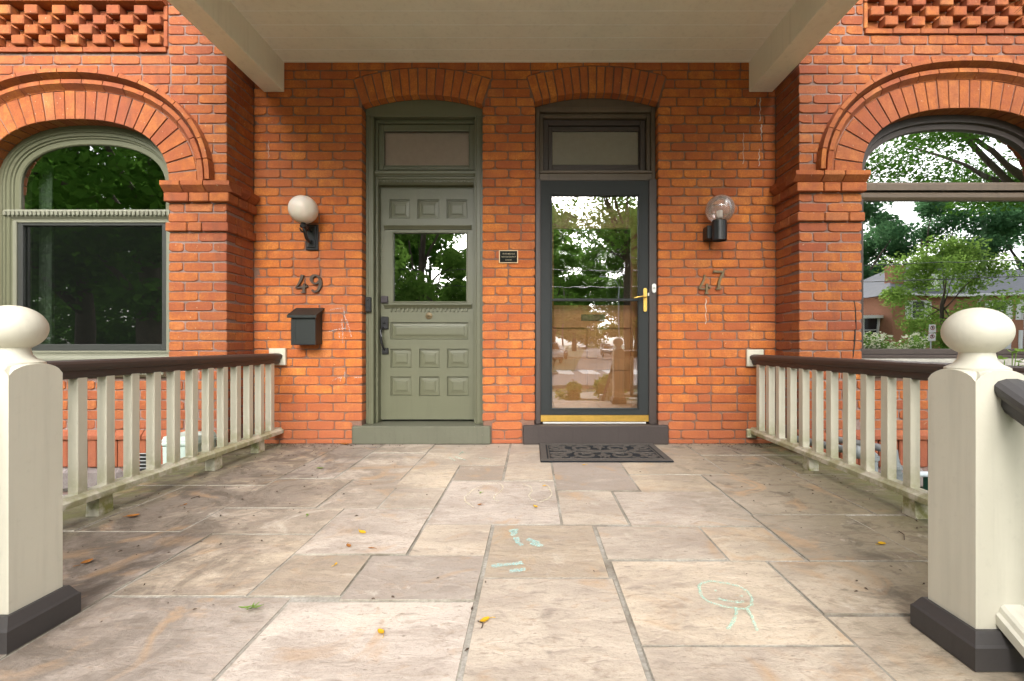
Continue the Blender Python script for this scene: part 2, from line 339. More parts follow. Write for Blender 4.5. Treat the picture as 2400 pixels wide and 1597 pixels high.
def obj(name, mb, mat, parent=None, smooth=False, auto=False, recalc=True, origin=None):
    """mesh object from world-space geometry; under a parent it is stored relative to it, alone it sits at origin (or 0)"""
    b = BASE.get(parent.name, Vector()) if parent else Vector(origin or (0, 0, 0))
    if b.length: mb.v = [(p[0] - b.x, p[1] - b.y, p[2] - b.z) for p in mb.v]
    o = bpy.data.objects.new(name, mesh_of(mb, name, recalc, smooth, auto)); o.data.materials.append(mat); col.objects.link(o)
    if parent: o.parent = parent
    elif origin: o.location = origin
    BASE[o.name] = b
    return o
def inst(name, me, loc, scale=(1, 1, 1), rot=(0, 0, 0), parent=None):
    o = bpy.data.objects.new(name, me); col.objects.link(o); b = BASE.get(parent.name, Vector()) if parent else Vector()
    o.location = Vector(loc) - b; o.scale = scale; o.rotation_euler = rot; o.parent = parent; return o
def struct(name, mb, mat, **k): return tag(obj(name, mb, mat, **k), kind='structure')
def copy_tree(o, parent=None):
    c = o.copy(); col.objects.link(c); c.parent = parent
    for ch in [q for q in bpy.data.objects if q.parent == o]: copy_tree(ch, c)
    return c
def rect_frame(mb, x0, x1, z0, z1, wl_, wr, wb, wt, y0, y1, b=.003):
    mb.cbox(x0, x0 + wl_, y0, y1, z0, z1, b); mb.cbox(x1 - wr, x1, y0, y1, z0, z1, b)
    if wb: mb.cbox(x0 + wl_ + .0005, x1 - wr - .0005, y0 + .0006, y1 - .0006, z0, z0 + wb, b)
    if wt: mb.cbox(x0 + wl_ + .0005, x1 - wr - .0005, y0 + .0006, y1 - .0006, z1 - wt, z1, b)
    return mb

# ------------------------------------------------------------------ brickwork
CO, BL, BH, JT = .0745, .2095, .0655, .009       # course, brick length, brick height, joint
XL, XR, YB = -2.307, 2.012, -.335                # bay corners and bay face
CEIL = 3.155
class Wall:
    """a brick wall: one thing, its bricks children; bricks outside the picture go into one stuff part"""
    def __init__(s, root, mat): s.root, s.mat, s.rest = root, mat, MB(); s.n = 0
    def finish(s):
        if s.rest.f: tag(obj('brick_courses', s.rest, s.mat, s.root), kind='stuff')
def unit_brick(seed, L, H, D):
    """front face at y=0 looking to -y, centred in x and z, body to y=D; worn corners"""
    g = random.Random(seed); a, h = L / 2, H / 2; j = lambda q: g.uniform(-q, q)
    c = [.006 + g.random() ** 2.5 * .022 for _ in range(4)]
    out = [(-a + c[0], -h + j(.0008)), (j(.03) * L * 4, -h + j(.0015)), (a - c[1], -h + j(.0008)), (a + j(.0008), -h + c[1] * .6), (a + j(.0008), h - c[2] * .6), (a - c[2], h + j(.0008)), (j(.03) * L * 4, h + j(.0015)),
           (-a + c[3], h + j(.0008)), (-a + j(.0008), h - c[3] * .6), (-a + j(.0008), -h + c[0] * .6)]
    b = .0032; n = len(out); m = MB()
    fr = [(x - math.copysign(min(b, abs(x)), x), j(.0006), z - math.copysign(min(b, abs(z)), z)) for x, z in out]
    P = fr + [(x, .0042, z) for x, z in out] + [(x, D, z) for x, z in out]
    F = [tuple(range(n)), tuple(range(3 * n - 1, 2 * n - 1, -1))]
    for k in (0, n):
        F += [(k + i, k + n + i, k + n + (i + 1) % n, k + (i + 1) % n) for i in range(n)]
    return m.poly(P, F)
def mk_units(mat, tagname):
    S = []; H = []
    for k in range(7):
        me = mesh_of(unit_brick(k, BL, BH, .1), 'brick_' + tagname); me.materials.append(mat); S.append(me)
    for k in range(4):
        me = mesh_of(unit_brick(50 + k, .1, BH, .1), 'brick_half_' + tagname); me.materials.append(mat); H.append(me)
    return S, H
UNITS = {'brick': mk_units(M['brick'], 'orange'), 'brick_bay': mk_units(M['brick_bay'], 'red')}  # red set is the same brick, darkened against the bays' stronger light
def put_brick(wall, key, cx, face, cz, length, depth=.1, height=BH, rotz=0.0, name='brick', force=False):
    """a rectangular brick with its front face centre at (cx, face, cz); rotz turns it about z for return walls"""
    S, Hh = UNITS[key]; half = length < .15
    me = random.choice(Hh if half else S); nom = .1 if half else BL
    face += (random.uniform(-.002, .002) + (.005 if random.random() < .04 else 0)) if rotz == 0 else 0
    cz += random.uniform(-.0014, .0014); height *= random.uniform(.965, 1.03); length *= random.uniform(.985, 1.006)
    sc = (length / nom, depth / .1, height / BH)
    if random.random() < .5: sc = (-sc[0], sc[1], sc[2])
    if (in_view(cx, face, cz) or force) and wall.n < 299:
        o = inst(name, me, (cx, face, cz), sc, (random.uniform(-.006, .006), random.uniform(-.004, .004), rotz + random.uniform(-.006, .006)), wall.root); wall.n += 1; return o
    c, s_ = math.cos(rotz), math.sin(rotz); m = MB(); P = []
    for x, y, z in [v.co for v in me.vertices]:
        x, y, z = x * sc[0], y * sc[1], z * sc[2]; P.append((cx + x * c - y * s_, face + x * s_ + y * c, cz + z))
    wall.rest.poly(P, [tuple(p.vertices) for p in me.polygons])
def poly_brick(wall, pts, face, depth=.1, name='brick', proud=0.0, b=.0032):
    """a brick cut to the outline pts (x, z)"""
    n = len(pts); cx = sum(p[0] for p in pts) / n; cz = sum(p[1] for p in pts) / n; f = face - proud
    def inn(p):
        d = math.hypot(p[0] - cx, p[1] - cz) or 1; k = max(0, 1 - b / d); return (cx + (p[0] - cx) * k, f, cz + (p[1] - cz) * k)
    P = [inn(p) for p in pts] + [(p[0], f + .004, p[1]) for p in pts] + [(p[0], face + depth, p[1]) for p in pts]
    F = [tuple(range(n)), tuple(range(3 * n - 1, 2 * n - 1, -1))]
    for k in (0, n): F += [(k + i, k + n + i, k + n + (i + 1) % n, k + (i + 1) % n) for i in range(n)]
    m = MB().poly(P, F)
    if in_view(cx, face, cz):
        o = obj(name, m, wall.mat, wall.root); wall.n += name == 'brick'; return o
    wall.rest.merge(m)
def fill(xa, xb, half_first):
    """brick spans of a course between xa and xb (xa < xb)"""
    tot = xb - xa
    if tot < .045: return []
    L = []; p = 0.0; first = True
    while p < tot - 1e-4:
        l = .1 if (first and half_first) else BL * random.uniform(.965, 1.035)
        if random.random() < .05 and not first: l = .1
        rem = tot - p
        if rem - l < .055: l = rem
        if l > .26: l = rem * .5
        L.append((p, l)); p += l + JT; first = False
    end = L[-1][0] + L[-1][1]; k = tot / end
    return [(xa + a * k, xa + (a + l) * k) for a, l in L]
def clip_poly(pts, a, b, c):
    """keep the side a*x + b*z <= c"""
    out = []
    for i in range(len(pts)):
        p, q = pts[i], pts[(i + 1) % len(pts)]; dp, dq = a * p[0] + b * p[1] - c, a * q[0] + b * q[1] - c
        if dp <= 0: out.append(p)
        if dp * dq < 0: t = dp / (dp - dq); out.append((p[0] + (q[0] - p[0]) * t, p[1] + (q[1] - p[1]) * t))
    return out

# --- recessed entrance wall: two houses, the joint between them runs up the pier between the doors
DOORS = {'L': dict(x0=-1.411, x1=-.414, spring=2.812, rise=.081, n=15), 'R': dict(x0=.021, x1=1.041, spring=2.833, rise=.077, n=16)}
for d in DOORS.values():
    d['c'] = (d['x0'] + d['x1']) / 2; h = (d['x1'] - d['x0']) / 2; r = d['rise']; d['h'] = h
    d['R'] = (h * h + r * r) / (2 * r); d['zc'] = d['spring'] + r - d['R']; d['th'] = math.asin(h / d['R']); d['Ro'] = d['R'] + .217
ew49 = empty('entrance_wall', (-1.25, 0, 0), 'orange brick wall around the sage green front door, set back between the bays', 'brick wall', 'brick walls of the house front')
ew47 = empty('entrance_wall', (.9, 0, 0), 'orange brick wall around the dark framed glass storm door', 'brick wall', 'brick walls of the house front')
W49, W47 = Wall(ew49, M['brick']), Wall(ew47, M['brick'])
SPLIT = -.197
def wall_of(x): return W49 if x < SPLIT else W47
def sill_clip(x0, x1, z0):
    return z0 < .150 and ((x0 < -.343 and x1 > -1.487) or (x0 < 1.12 and x1 > -.08))
k = -1
while True:
    z0 = .044 + k * CO; z1 = z0 + BH; zc = (z0 + z1) / 2; par = k % 2 == 0; k += 1
    if z0 > CEIL - .01: break
    if z0 < -.001:
        z0 = .004; z1 = .044 - JT; zc = (z0 + z1) / 2
    z1 = min(z1, CEIL + .06)
    iv = []
    if zc < 2.80:
        sx = .012 if zc > .153 else 0
        ed = [XL, (-1.411 if z0 > .13 else -1.494), (-.414 if z0 > .13 else -.336), (.021 if z0 > .13 else -.087), (1.041 if z0 > .13 else 1.127), XR]
        for a, b in ((ed[0], ed[1]), (ed[2], ed[3]), (ed[4], ed[5])):
            for p, q in fill(a, b, par): iv.append((p, q))
        for p, q in iv: put_brick(wall_of((p + q) / 2), 'brick', (p + q) / 2, 0, zc, q - p, height=z1 - z0)
        continue
    for p, q in fill(XL, XR, par):
        hit = None
        for d in DOORS.values():
            cx_ = d['Ro'] * math.sin(d['th'])
            if q > d['c'] - cx_ - JT and p < d['c'] + cx_ + JT and z0 < d['zc'] + d['Ro'] + JT: hit = d
        if hit is None: put_brick(wall_of((p + q) / 2), 'brick', (p + q) / 2, 0, zc, q - p, height=z1 - z0); continue
        d = hit; c, Ro, th, zz = d['c'], d['Ro'], d['th'], d['zc']; cor_z = zz + Ro * math.cos(th); cor_x = Ro * math.sin(th); tn = math.tan(th)
        up = zc > cor_z - .02; n = 16; runs = [[]]
        for i in range(n + 1):
            x = p + (q - p) * i / n; ax = abs(x - c); lo, hi = z0, z1
            if up:
                if ax < cor_x + .004: lo = max(z0, zz + math.sqrt((Ro + JT) ** 2 - min(ax, cor_x) ** 2))
            else: hi = min(z1, zz + ax / tn - JT / math.sin(th))
            if hi - lo > .008: runs[-1].append((x, lo, hi))
            elif runs[-1]: runs.append([])
        for rn in runs:
            if len(rn) > 1 and rn[-1][0] - rn[0][0] > .016: poly_brick(wall_of((p + q) / 2), [(x, lo) for x, lo, hi in rn] + [(x, hi) for x, lo, hi in reversed(rn)], 0)
for key, d in DOORS.items():
    W = W49 if key == 'L' else W47; n = d['n']; st = 2 * d['th'] / n
    for i in range(n):
        a0 = -d['th'] + i * st + .0030; a1 = a0 + st - .0060
        if i == 0: a0 -= .002
        e = random.uniform(-.003, .003); P = []
        for r, a in ((d['R'], a0), (d['R'], a1), (d['Ro'] + e, a1), (d['Ro'] + e, a0)): P.append((d['c'] + r * math.sin(a), d['zc'] + r * math.cos(a)))
        poly_brick(W, P, 0, .1, 'arch_brick', proud=random.uniform(.001, .004))
def arc_pts(d, r, n=16): return [(d['c'] + r * math.sin(-d['th'] + 2 * d['th'] * i / n), d['zc'] + r * math.cos(-d['th'] + 2 * d['th'] * i / n)) for i in range(n + 1)]
for root, (a, b), key in ((ew49, (XL - .25, SPLIT), 'L'), (ew47, (SPLIT, XR + .25), 'R')):
    d = DOORS[key]; m = MB(); y0, y1 = .007, .30; i_ = .006
    m.box(a, d['x0'] - i_, y0, y1, -.4, d['spring']); m.box(d['x1'] + i_, b, y0, y1, -.4, d['spring'])
    pts = [(a, d['spring'] + .0005), (d['x0'] - i_, d['spring'] + .0005)] + arc_pts(d, d['R'] + i_)[1:-1] + [(d['x1'] + i_, d['spring'] + .0005), (b, d['spring'] + .0005), (b, 4.4), (a, 4.4)]
    m.prism(pts, 'y', y0, y1); obj('mortar', m, M['mortar'], root)
DRIP = mat_mortar('lime_drip', (.50, .42, .36), (.66, .60, .54))
for (px_, a_, b_, w_) in ((1781, 230, 285, .010), (1784, 292, 330, .008), (1742, 312, 385, .005), (1779, 350, 390, .006), (1654, 700, 760, .006), (630, 330, 372, .004)):
    m = MB(); m.ribbon([(PX(px_ + 1.5 * math.sin(i * 2.1), 0), PZ(a_ + (b_ - a_) * i / 8, 0)) for i in range(9)], [w_ * random.uniform(.4, 1.3) for _ in range(9)], 'xz', -.0036, -.0025); obj('lime_drip', m, DRIP, ew47 if px_ > 1200 else ew49)
W49.finish(); W47.finish()

# --- the two bays
def curve_arch(a, b, n=2.35, N=240):
    """superellipse arch (u, z) from +a side over the top to -a side with its outward normals"""
    P = []
    for i in range(N + 1):
        t = math.pi * i / N; c, s_ = math.cos(t), math.sin(t); P.append((math.copysign(abs(c) ** (2 / n), c) * a, abs(s_) ** (2 / n) * b))
    D = [0]
    for i in range(N): D.append(D[-1] + math.dist(P[i], P[i + 1]))
    return P, D
class Path:
    def __init__(s, pts):
        s.p = pts; s.d = [0]
        for i in range(len(pts) - 1): s.d.append(s.d[-1] + math.dist(pts[i], pts[i + 1]))
        s.len = s.d[-1]
    def at(s, t, off=0.0):
        t = min(max(t, 0), s.len); i = int(np.searchsorted(s.d, t)); i = min(max(i, 1), len(s.p) - 1); k = (t - s.d[i - 1]) / max(1e-9, s.d[i] - s.d[i - 1])
        a, b = s.p[i - 1], s.p[i]; lo = max(i - 4, 0); hi = min(i + 3, len(s.p) - 1); dx, dz = s.p[hi][0] - s.p[lo][0], s.p[hi][1] - s.p[lo][1]; l = math.hypot(dx, dz)
        return (a[0] + (b[0] - a[0]) * k + dz / l * off, a[1] + (b[1] - a[1]) * k - dx / l * off)
BAYS = {'L': dict(sg=-1, xc=XL, uc=1.142, a=.703, b=.482, spring=2.042, ext=2.7, panel_u=.479, panel_z=3.0725, sill0=.577, sill1=.757),
        'R': dict(sg=1, xc=XR, uc=1.246, a=.771, b=.490, spring=2.118, ext=2.9, panel_u=.521, panel_z=3.2115, sill0=.580, sill1=.715)}
def build_bay(key):
    B = BAYS[key]; sg, xc, uc, a, b, sp = B['sg'], B['xc'], B['uc'], B['a'], B['b'], B['spring']; uj, ue = uc - a, uc + a
    root = empty('bay_wall', (xc + sg * 1.2, YB, 0), 'brick bay wall with arched window, %s' % ('checkered panel above, left of the green door' if sg < 0 else 'cracked pier beside the dark window, right of the storm door'), 'brick wall', 'brick walls of the house front')
    W = Wall(root, M['brick_bay']); X = lambda u: xc + sg * u
    P0, _ = curve_arch(a, b); arch = Path([(x + uc, z + sp) for x, z in reversed(P0)])        # from near jamb (u=uj) over to far jamb
    # reversed(P0): from -a to +a, i.e. u from uj to ue; outward normal = left of travel
    OUT = lambda t, r: arch.at(t, -r)
    RO = .345; outer = [OUT(arch.len * i / 160, RO - .03) for i in range(161)]
    us = np.array([p[0] for p in outer]); zs = np.array([p[1] for p in outer])
    def ztop(u): return float(np.interp(u, us, zs)) if us[0] < u < us[-1] else -9
    apex = zs.max()
    # front courses
    k0 = -26
    for kk in range(k0, 30):
        z0 = sp + kk * CO + JT / 2; z1 = z0 + BH; zc = (z0 + z1) / 2; par = kk % 2 == 0
        if z0 < .178 or z0 > 4.3: continue
        if -5 <= kk < 0 and kk not in (-3, -4): continue       # impost bands are built below
        lead = (.21 if par else .1)
        spans = []
        if zc < B['sill0'] - .02: ivs = [(lead + JT, B['ext'])]
        elif zc < sp: ivs = [(lead + JT, uj), (ue, B['ext'])]
        else:
            if z1 < apex + .0:
                idx = np.where(zs > z1)[0]; ul, ur = us[idx[0]], us[idx[-1]]; ivs = [(lead + JT, ul), (ur, B['ext'])]
            else: ivs = [(lead + JT, B['ext'])]
        pu, pz = B['panel_u'], B['panel_z'] - .050
        if z1 > pz + .01:
            if z0 < pz + .30 + .12: ivs = [(lead + JT, pu - .038), (2 * uc - pu + .038, B['ext'])]
        # corner brick
        cl, cd = (.21, .1) if par else (.1, .21)
        if sg < 0: put_brick(W, 'brick_bay', X(cl / 2), YB, zc, cl, cd)
        else: put_brick(W, 'brick_bay', X(cl / 2), YB, zc, cl, cd)
        for u0, u1 in ivs:
            for p, q in fill(u0, u1, False if par else False):
                lowmax = max(ztop(p), ztop(q), ztop((p + q) / 2))
                if zc > sp and lowmax > z0 + .004:
                    cols = [p + (q - p) * i / 8 for i in range(9)]; low = [max(z0, ztop(u)) for u in cols]; keep = [(u, l) for u, l in zip(cols, low) if l < z1 - .006]
                    if len(keep) >= 2: poly_brick(W, [(X(u), l) for u, l in keep] + [(X(u), z1) for u, l in reversed(keep)], YB)
                else: put_brick(W, 'brick_bay', X((p + q) / 2), YB, zc, q - p)
        # return wall facing the porch
        rz = R(90) if sg < 0 else R(-90); y0 = YB + cd + JT
        for p, q in fill(y0, 0.0, False):
            put_brick(W, 'brick_bay', xc, (p + q) / 2, zc, q - p, .1, BH, rz)
    # impost bands: moulded top course, projecting course, projecting single band
    def band(z0, z1, pr, chamfer=0.0, name='impost_brick', cuts=(.33, .66)):
        def piece(ua, ub, ya, yb, faces):
            m = MB(); x0, x1 = sorted((X(ua), X(ub)))
            if chamfer:
                lo = pr * .25
                if faces == 'f': m.prism([(ya, z1), (ya, z0 + chamfer * .9), (ya + (pr - lo), z0), (yb, z0), (yb, z1)], 'x', x0, x1)
                else:
                    e = X(-pr); i2 = X(.06); t_ = X(-lo); m.prism([(e, z1), (e, z0 + chamfer * .9), (t_, z0), (i2, z0), (i2, z1)], 'y', ya, yb)
            else: m.cbox(x0, x1, ya, yb, z0, z1, .005)
            return m
        def add(m):
            obj(name, m, M['brick_bay'], root)
        L = uj + 2 * pr * .8; e = [-pr] + [-pr + L * c + random.uniform(-.03, .03) for c in cuts] + [uj + pr * .6]
        for i in range(len(e) - 1): add(piece(e[i] + (.004 if i else 0), e[i + 1] - .004, YB - pr, YB + .09, 'f'))
        yy = [YB + .094, YB + .094 + .12, -.003]
        for i in range(2):
            if chamfer: add(piece(0, 0, yy[i] + .003, yy[i + 1] - .003, 's'))
            else: add(piece(-pr, .06, yy[i] + .003, yy[i + 1] - .003, 's'))
    band(sp - CO + .004, sp + .002, .052, .045); band(sp - 2 * CO + .002, sp - CO - .006, .032); band(sp - 5 * CO + .006, sp - 4 * CO - .004, .022, cuts=(.38, .7))
    # arch ring of voussoirs
    nv = int(round(arch.len / .0755)); st = arch.len / nv
    for i in range(nv):
        t0, t1 = i * st, (i + 1) * st; g = .0042
        e = random.uniform(-.002, .004); P = [OUT(t0 + g, 0), OUT(t1 - g, 0), OUT(t1 - g, .211 + e), OUT(t0 + g, .211 + e)]
        # keep the joint even at the outer end
        poly_brick(W, [(X(u), z) for u, z in P], YB, .1, 'arch_brick', proud=random.uniform(0, .003))
    # two moulded hood courses
    def hood(r0, r1, py, pc, npc, name):
        out = Path([OUT(arch.len * i / 300, r0) for i in range(301)]); st = out.len / npc
        for i in range(npc):
            t0, t1 = i * st + .003, (i + 1) * st - .003; m = MB(); P = []; prof = [(0, -.0), (.004, -pc * .35), ((r1 - r0) * .52, -py), (r1 - r0, -py + .004), (r1 - r0, .05), (0, .05)]
            for t in (t0, (t0 + t1) / 2, t1):
                for r, y in prof: u, z = out.at(t, -r); P.append((X(u), YB + y, z))
            n = len(prof); F = [tuple(range(n)), tuple(range(3 * n - 1, 2 * n - 1, -1))]
            for s_ in range(2): F += [(s_ * n + q, s_ * n + (q + 1) % n, (s_ + 1) * n + (q + 1) % n, (s_ + 1) * n + q) for q in range(n)]
            m.poly(P, F); c = P[n]
            if in_view(*c): obj(name, m, M['brick_bay'], root)
            else: W.rest.merge(m)
    hood(.217, .283, .036, .0, int(arch.len * 1.25 / .135), 'hood_brick'); hood(.286, .349, .066, .034, int(arch.len * 1.35 / .135), 'hood_brick')
    # checkered panel
    pu, pz = B['panel_u'], B['panel_z']; nc = int(round((2 * (uc - pu)) / .1015)); cw = 2 * (uc - pu) / nc
    m = MB(); m.box(X(pu - .03), X(2 * uc - pu + .03), YB + .045, YB + .2, pz - .02, pz + .34); obj('panel_mortar', m, M['mortar_bay'], root)
    for r in range(4):
        for c in range(nc):
            u = pu + (c + .5) * cw; z = pz + .004 + r * CO + BH / 2; pr = ((c + r) % 2 == (0 if sg < 0 else 1))
            y = YB + (-.030 if pr else .030); m = MB(); x0, x1 = sorted((X(u - cw / 2 + .002), X(u + cw / 2 - .002)))
            m.cbox(x0, x1, y + random.uniform(-.004, .004), YB + .1, z - BH / 2 - (.003 if pr else 0), z + BH / 2 + (.003 if pr else 0), .006)
            if in_view(X(u), y, z): obj('checker_brick', m, M['brick_bay'], root)
            else: W.rest.merge(m)
    top = pz + 4 * CO + .004; m = MB()
    u = pu - .03
    while u < 2 * uc - pu + .03:
        m = MB(); x0, x1 = sorted((X(u + .003), X(u + .205))); m.prism([(YB - .045, top + .012), (YB - .045, top + .07), (YB + .08, top + .07), (YB + .08, top), (YB + .0, top)], 'x', x0, x1)
        if in_view(X(u + .1), YB, top): obj('corbel_brick', m, M['brick_bay'], root)
        else: W.rest.merge(m)
        m = MB(); m.prism([(YB - .012, pz - .046), (YB - .012, pz - .012), (YB + .05, pz - .001), (YB + .08, pz - .046)], 'x', x0, x1)
        if in_view(X(u + .1), YB, pz): obj('panel_edge_brick', m, M['brick_bay'], root)
        else: W.rest.merge(m)
        u += .209
    for r in range(2):
        m = MB(); x0, x1 = sorted((X(pu - .034), X(pu - .005))); m.cbox(x0, x1, YB - .006, YB + .1, pz - .004 + r * .20, pz + .19 + r * .115, .004); obj('panel_edge_brick', m, M['brick_bay'], root)
    # water table, soldier course and rubble foundation below
    u = -.02
    while u < B['ext']:
        l = .21; m = MB(); x0, x1 = sorted((X(u + .004), X(u + l))); m.prism([(YB - .03, .112), (YB - .03, .140), (YB + .002, .178), (YB + .09, .178), (YB + .09, .112)], 'x', x0, x1)
        if in_view(X(u + .1), YB, .15): obj('water_table_brick', m, M['brick_bay'], root)
        else: W.rest.merge(m)
        u += l + .004
    u = 0
    while u < B['ext']:
        m = MB(); x0, x1 = sorted((X(u + .004), X(u + .07 + random.uniform(-.004, .003)))); m.cbox(x0, x1, YB - .012 + random.uniform(-.004, .004), YB + .09, -.10, .104, .006)
        if in_view(X(u), YB, 0): obj('soldier_brick', m, M['brick_bay'], root)
        else: W.rest.merge(m)
        u += .0745
    for row in range(3):
        u = -.05 - .1 * row; z = -.11 - row * .2
        while u < B['ext']:
            l = random.uniform(.18, .38); h = random.uniform(.165, .19); m = MB(); x0, x1 = sorted((X(u), X(u + l - .02)))
            m.cbox(x0, x1, YB - .03 + random.uniform(-.02, .02), YB + .1, z - h, z, .03)
            if in_view(X(u), YB, z): obj('foundation_stone', m, M['rubble'], root)
            u += l
    # mortar body
    m = MB(); y0, y1 = YB + .007, YB + .30; g = .006; xo = lambda u: X(u)
    def bx(u0, u1, z0, z1): m.box(X(u0), X(u1), y0, y1, z0, z1)
    bx(.007, B['ext'], -.75, B['sill0'] - .002); bx(.007, uj - g, B['sill0'] - .001, sp); bx(ue + g, B['ext'], B['sill0'] - .001, sp)
    A = [arch.at(arch.len * i / 60, -g) for i in range(61)]
    pp = [(.007, sp + .0005), (uj - g, sp + .0005)] + A[1:-1] + [(ue + g, sp + .0005), (B['ext'], sp + .0005), (B['ext'], pz - .02), (.007, pz - .02)]
    m.prism([(X(u), z) for u, z in pp], 'y', y0, y1)
    bx(.007, pu - .034, pz - .0195, 4.4); bx(2 * uc - pu + .034, B['ext'], pz - .0195, 4.4); bx(pu - .0335, 2 * uc - pu + .0335, top + .07, 4.4)
    x0, x1 = sorted((X(.0072), X(.2))); m.box(x0, x1, YB + .31, .006, -.75, 4.4)
    obj('mortar', m, M['mortar_bay'], root); W.finish()
    return root, arch, X, W
bayL, archL, XfL, WL_ = build_bay('L'); bayR, archR, XfR, WR_ = build_bay('R')
# crack in the right pier
m = MB(); cr = [(947, 705), (955, 725), (958, 745), (962, 772), (955, 772), (950, 795), (945, 815), (938, 838)]
pts = [(PX(1700 + (x * 1.0 - 947) * .32 + 302, YB), PZ(y, YB)) for x, y in cr]
m.ribbon(pts, [.002, .004, .005, .003, .006, .010, .008, .004], 'xz', YB - .0035, YB + .01); obj('crack', m, M['black'], bayR)

# ------------------------------------------------------------------ porch floor: flagstones in mortar
SL = [(-2.42, -1.56, 0, -1.11), (-1.56, -1.22, 0, -.97), (-1.22, -.80, 0, -.315), (-1.22, -.80, -.315, -1.0), (-.80, -.18, 0, -.67), (-.80, -.49, -.67, -1.165), (-.49, -.18, -.67, -1.015),
      (-1.56, -1.09, -.98, -1.475), (-1.09, -.78, -1.0, -1.485), (-.78, -.49, -1.165, -1.49), (-.49, .135, -1.02, -1.685), (-2.02, -1.55, -1.11, -1.765), (-2.42, -2.02, -1.11, -1.43), (-2.42, -2.02, -1.43, -1.765),
      (-1.55, -.94, -1.48, -1.795), (-.94, -.49, -1.49, -1.99), (-.49, -.18, -1.685, -2.0), (-.18, .28, -1.69, -2.165), (-.18, .29, -2.165, -2.80), (-2.42, -1.39, -1.77, -2.42), (-2.42, -1.39, -2.42, -2.80),
      (-1.39, -.935, -1.795, -2.28), (-.935, -.625, -1.99, -2.285), (-.625, -.18, -2.0, -2.31), (-1.39, -.78, -2.285, -2.80), (-.78, -.18, -2.31, -2.80),
      (-.18, .132, 0, -1.02), (.132, .607, 0, -1.21), (.607, 1.25, 0, -.888), (.607, 1.06, -.888, -1.225), (.135, .445, -1.21, -1.69), (.445, 1.055, -1.225, -1.71), (.28, .75, -1.71, -2.03), (.75, 1.045, -1.71, -2.04),
      (.29, .887, -2.04, -2.53), (.29, .887, -2.53, -2.80), (1.25, 1.55, 0, -.39), (1.55, 2.11, 0, -.39), (1.25, 1.69, -.39, -.892), (1.69, 2.11, -.39, -.892), (1.06, 1.66, -.892, -1.575), (1.66, 2.11, -.892, -1.575),
      (1.05, 1.51, -1.575, -2.045), (1.51, 2.11, -1.575, -2.045), (.887, 2.11, -2.045, -2.385), (.887, 2.11, -2.385, -2.80)]
m = MB(); m.box(-2.43, 2.12, -2.79, 0.0, -.60, -.0026)
floor = struct('porch_floor', m, M['joint'])
WIDE = {(-.18, 'v'): .0062, (.28, 'v'): .0068, (.29, 'v'): .0068}
for i, (x0, x1, ya, yb) in enumerate(SL):
    g = lambda x: WIDE.get((x, 'v'), .0038)
    a, b, c, d = x0 + g(x0), x1 - g(x1), yb + .0034, ya - (.0034 if ya < 0 else .001); dz = random.uniform(-.002, .003); out = []
    def side(p, q):
        n = max(2, int(math.dist(p, q) / .09)); dx, dy = (q[0] - p[0]) / n, (q[1] - p[1]) / n; l = math.hypot(dx, dy)
        for t in range(n):
            j = random.uniform(-.0028, .0028) if t else 0; out.append((p[0] + dx * t + dy / l * j, p[1] + dy * t - dx / l * j))
    side((a, c), (b, c)); side((b, c), (b, d)); side((b, d), (a, d)); side((a, d), (a, c))
    n = len(out); cx, cy = (a + b) / 2, (c + d) / 2; e = .0028
    ins = [(min(max(x, a + e), b - e), min(max(y, c + e), d - e)) for x, y in out]
    tl = [random.uniform(-.0012, .0012) for _ in range(2)]
    P = [(x, y, .0005 + dz + (x - cx) * tl[0] + (y - cy) * tl[1]) for x, y in ins] + [(x, y, dz - .0016) for x, y in out] + [(x, y, -.05) for x, y in out]
    F = [tuple(range(n))] + [(k + q, k + n + q, k + n + (q + 1) % n, k + (q + 1) % n) for k in (0, n) for q in range(n)]
    o = obj('flagstone', MB().poly(P, F), M['stone'], floor); o.data.materials.append(M['joint_dirt_dimmed_bevel'])
    for q in o.data.polygons: q.material_index = 0 if len(q.vertices) > 4 else 1  # dirt tone on the side faces also mutes the sunlit bevels

# ------------------------------------------------------------------ porch roof: boarded ceiling, side beams
roof = empty('porch_roof', (-.13, -1.2, 2.9), 'taupe painted porch roof with boarded ceiling and two side beams', 'porch roof')
y = 0.0; bw = .1385; first = .034
y = -first
m = MB(); m.cbox(-2.06, 1.80, -first + .001, -.001, CEIL, CEIL + .03, .004); obj('ceiling_trim', m, M['ceiling'], roof)
while y > -2.18:
    m = MB(); y2 = max(y - bw, -2.18); m.prism([(y - .0025, CEIL + .002), (y - .004, CEIL), (y2 + .004, CEIL), (y2 + .0025, CEIL + .002), (y2 + .0025, CEIL + .007), (y - .0025, CEIL + .007)], 'x', -2.06, 1.80)
    obj('ceiling_board', m, M['ceiling'], roof)
    m = MB(); m.box(-2.0525, 1.7895, y - .0032, y + .0032, CEIL - .0012, CEIL + .004); obj('ceiling_bead', m, M['ceiling_line'], roof); y -= bw
m = MB(); m.box(-2.3, 2.0, -2.31, 0.0, CEIL + .005, CEIL + .06); obj('roof_deck', m, M['ceiling_line'], roof)
BB = 2.912
for x0, x1 in ((-2.222, -2.053), (1.790, 1.985)):
    m = MB(); m.cbox(x0, x1, -2.32, -.002, BB, CEIL + .02, .004); obj('beam', m, M['ceiling'], roof)
m = MB(); m.cbox(-2.052, 1.789, -2.32, -2.181, CEIL - .07, CEIL + .02, .004); obj('front_beam', m, M['ceiling'], roof)
m = MB(); m.prism([(-2.44, CEIL + .061), (.0, CEIL + .061), (.0, CEIL + .70), (-2.44, CEIL + .16)], 'x', -2.3, 2.0); obj('shingled_top', m, mat_plain('roof_shingles', (.08, .075, .07), .9), roof)

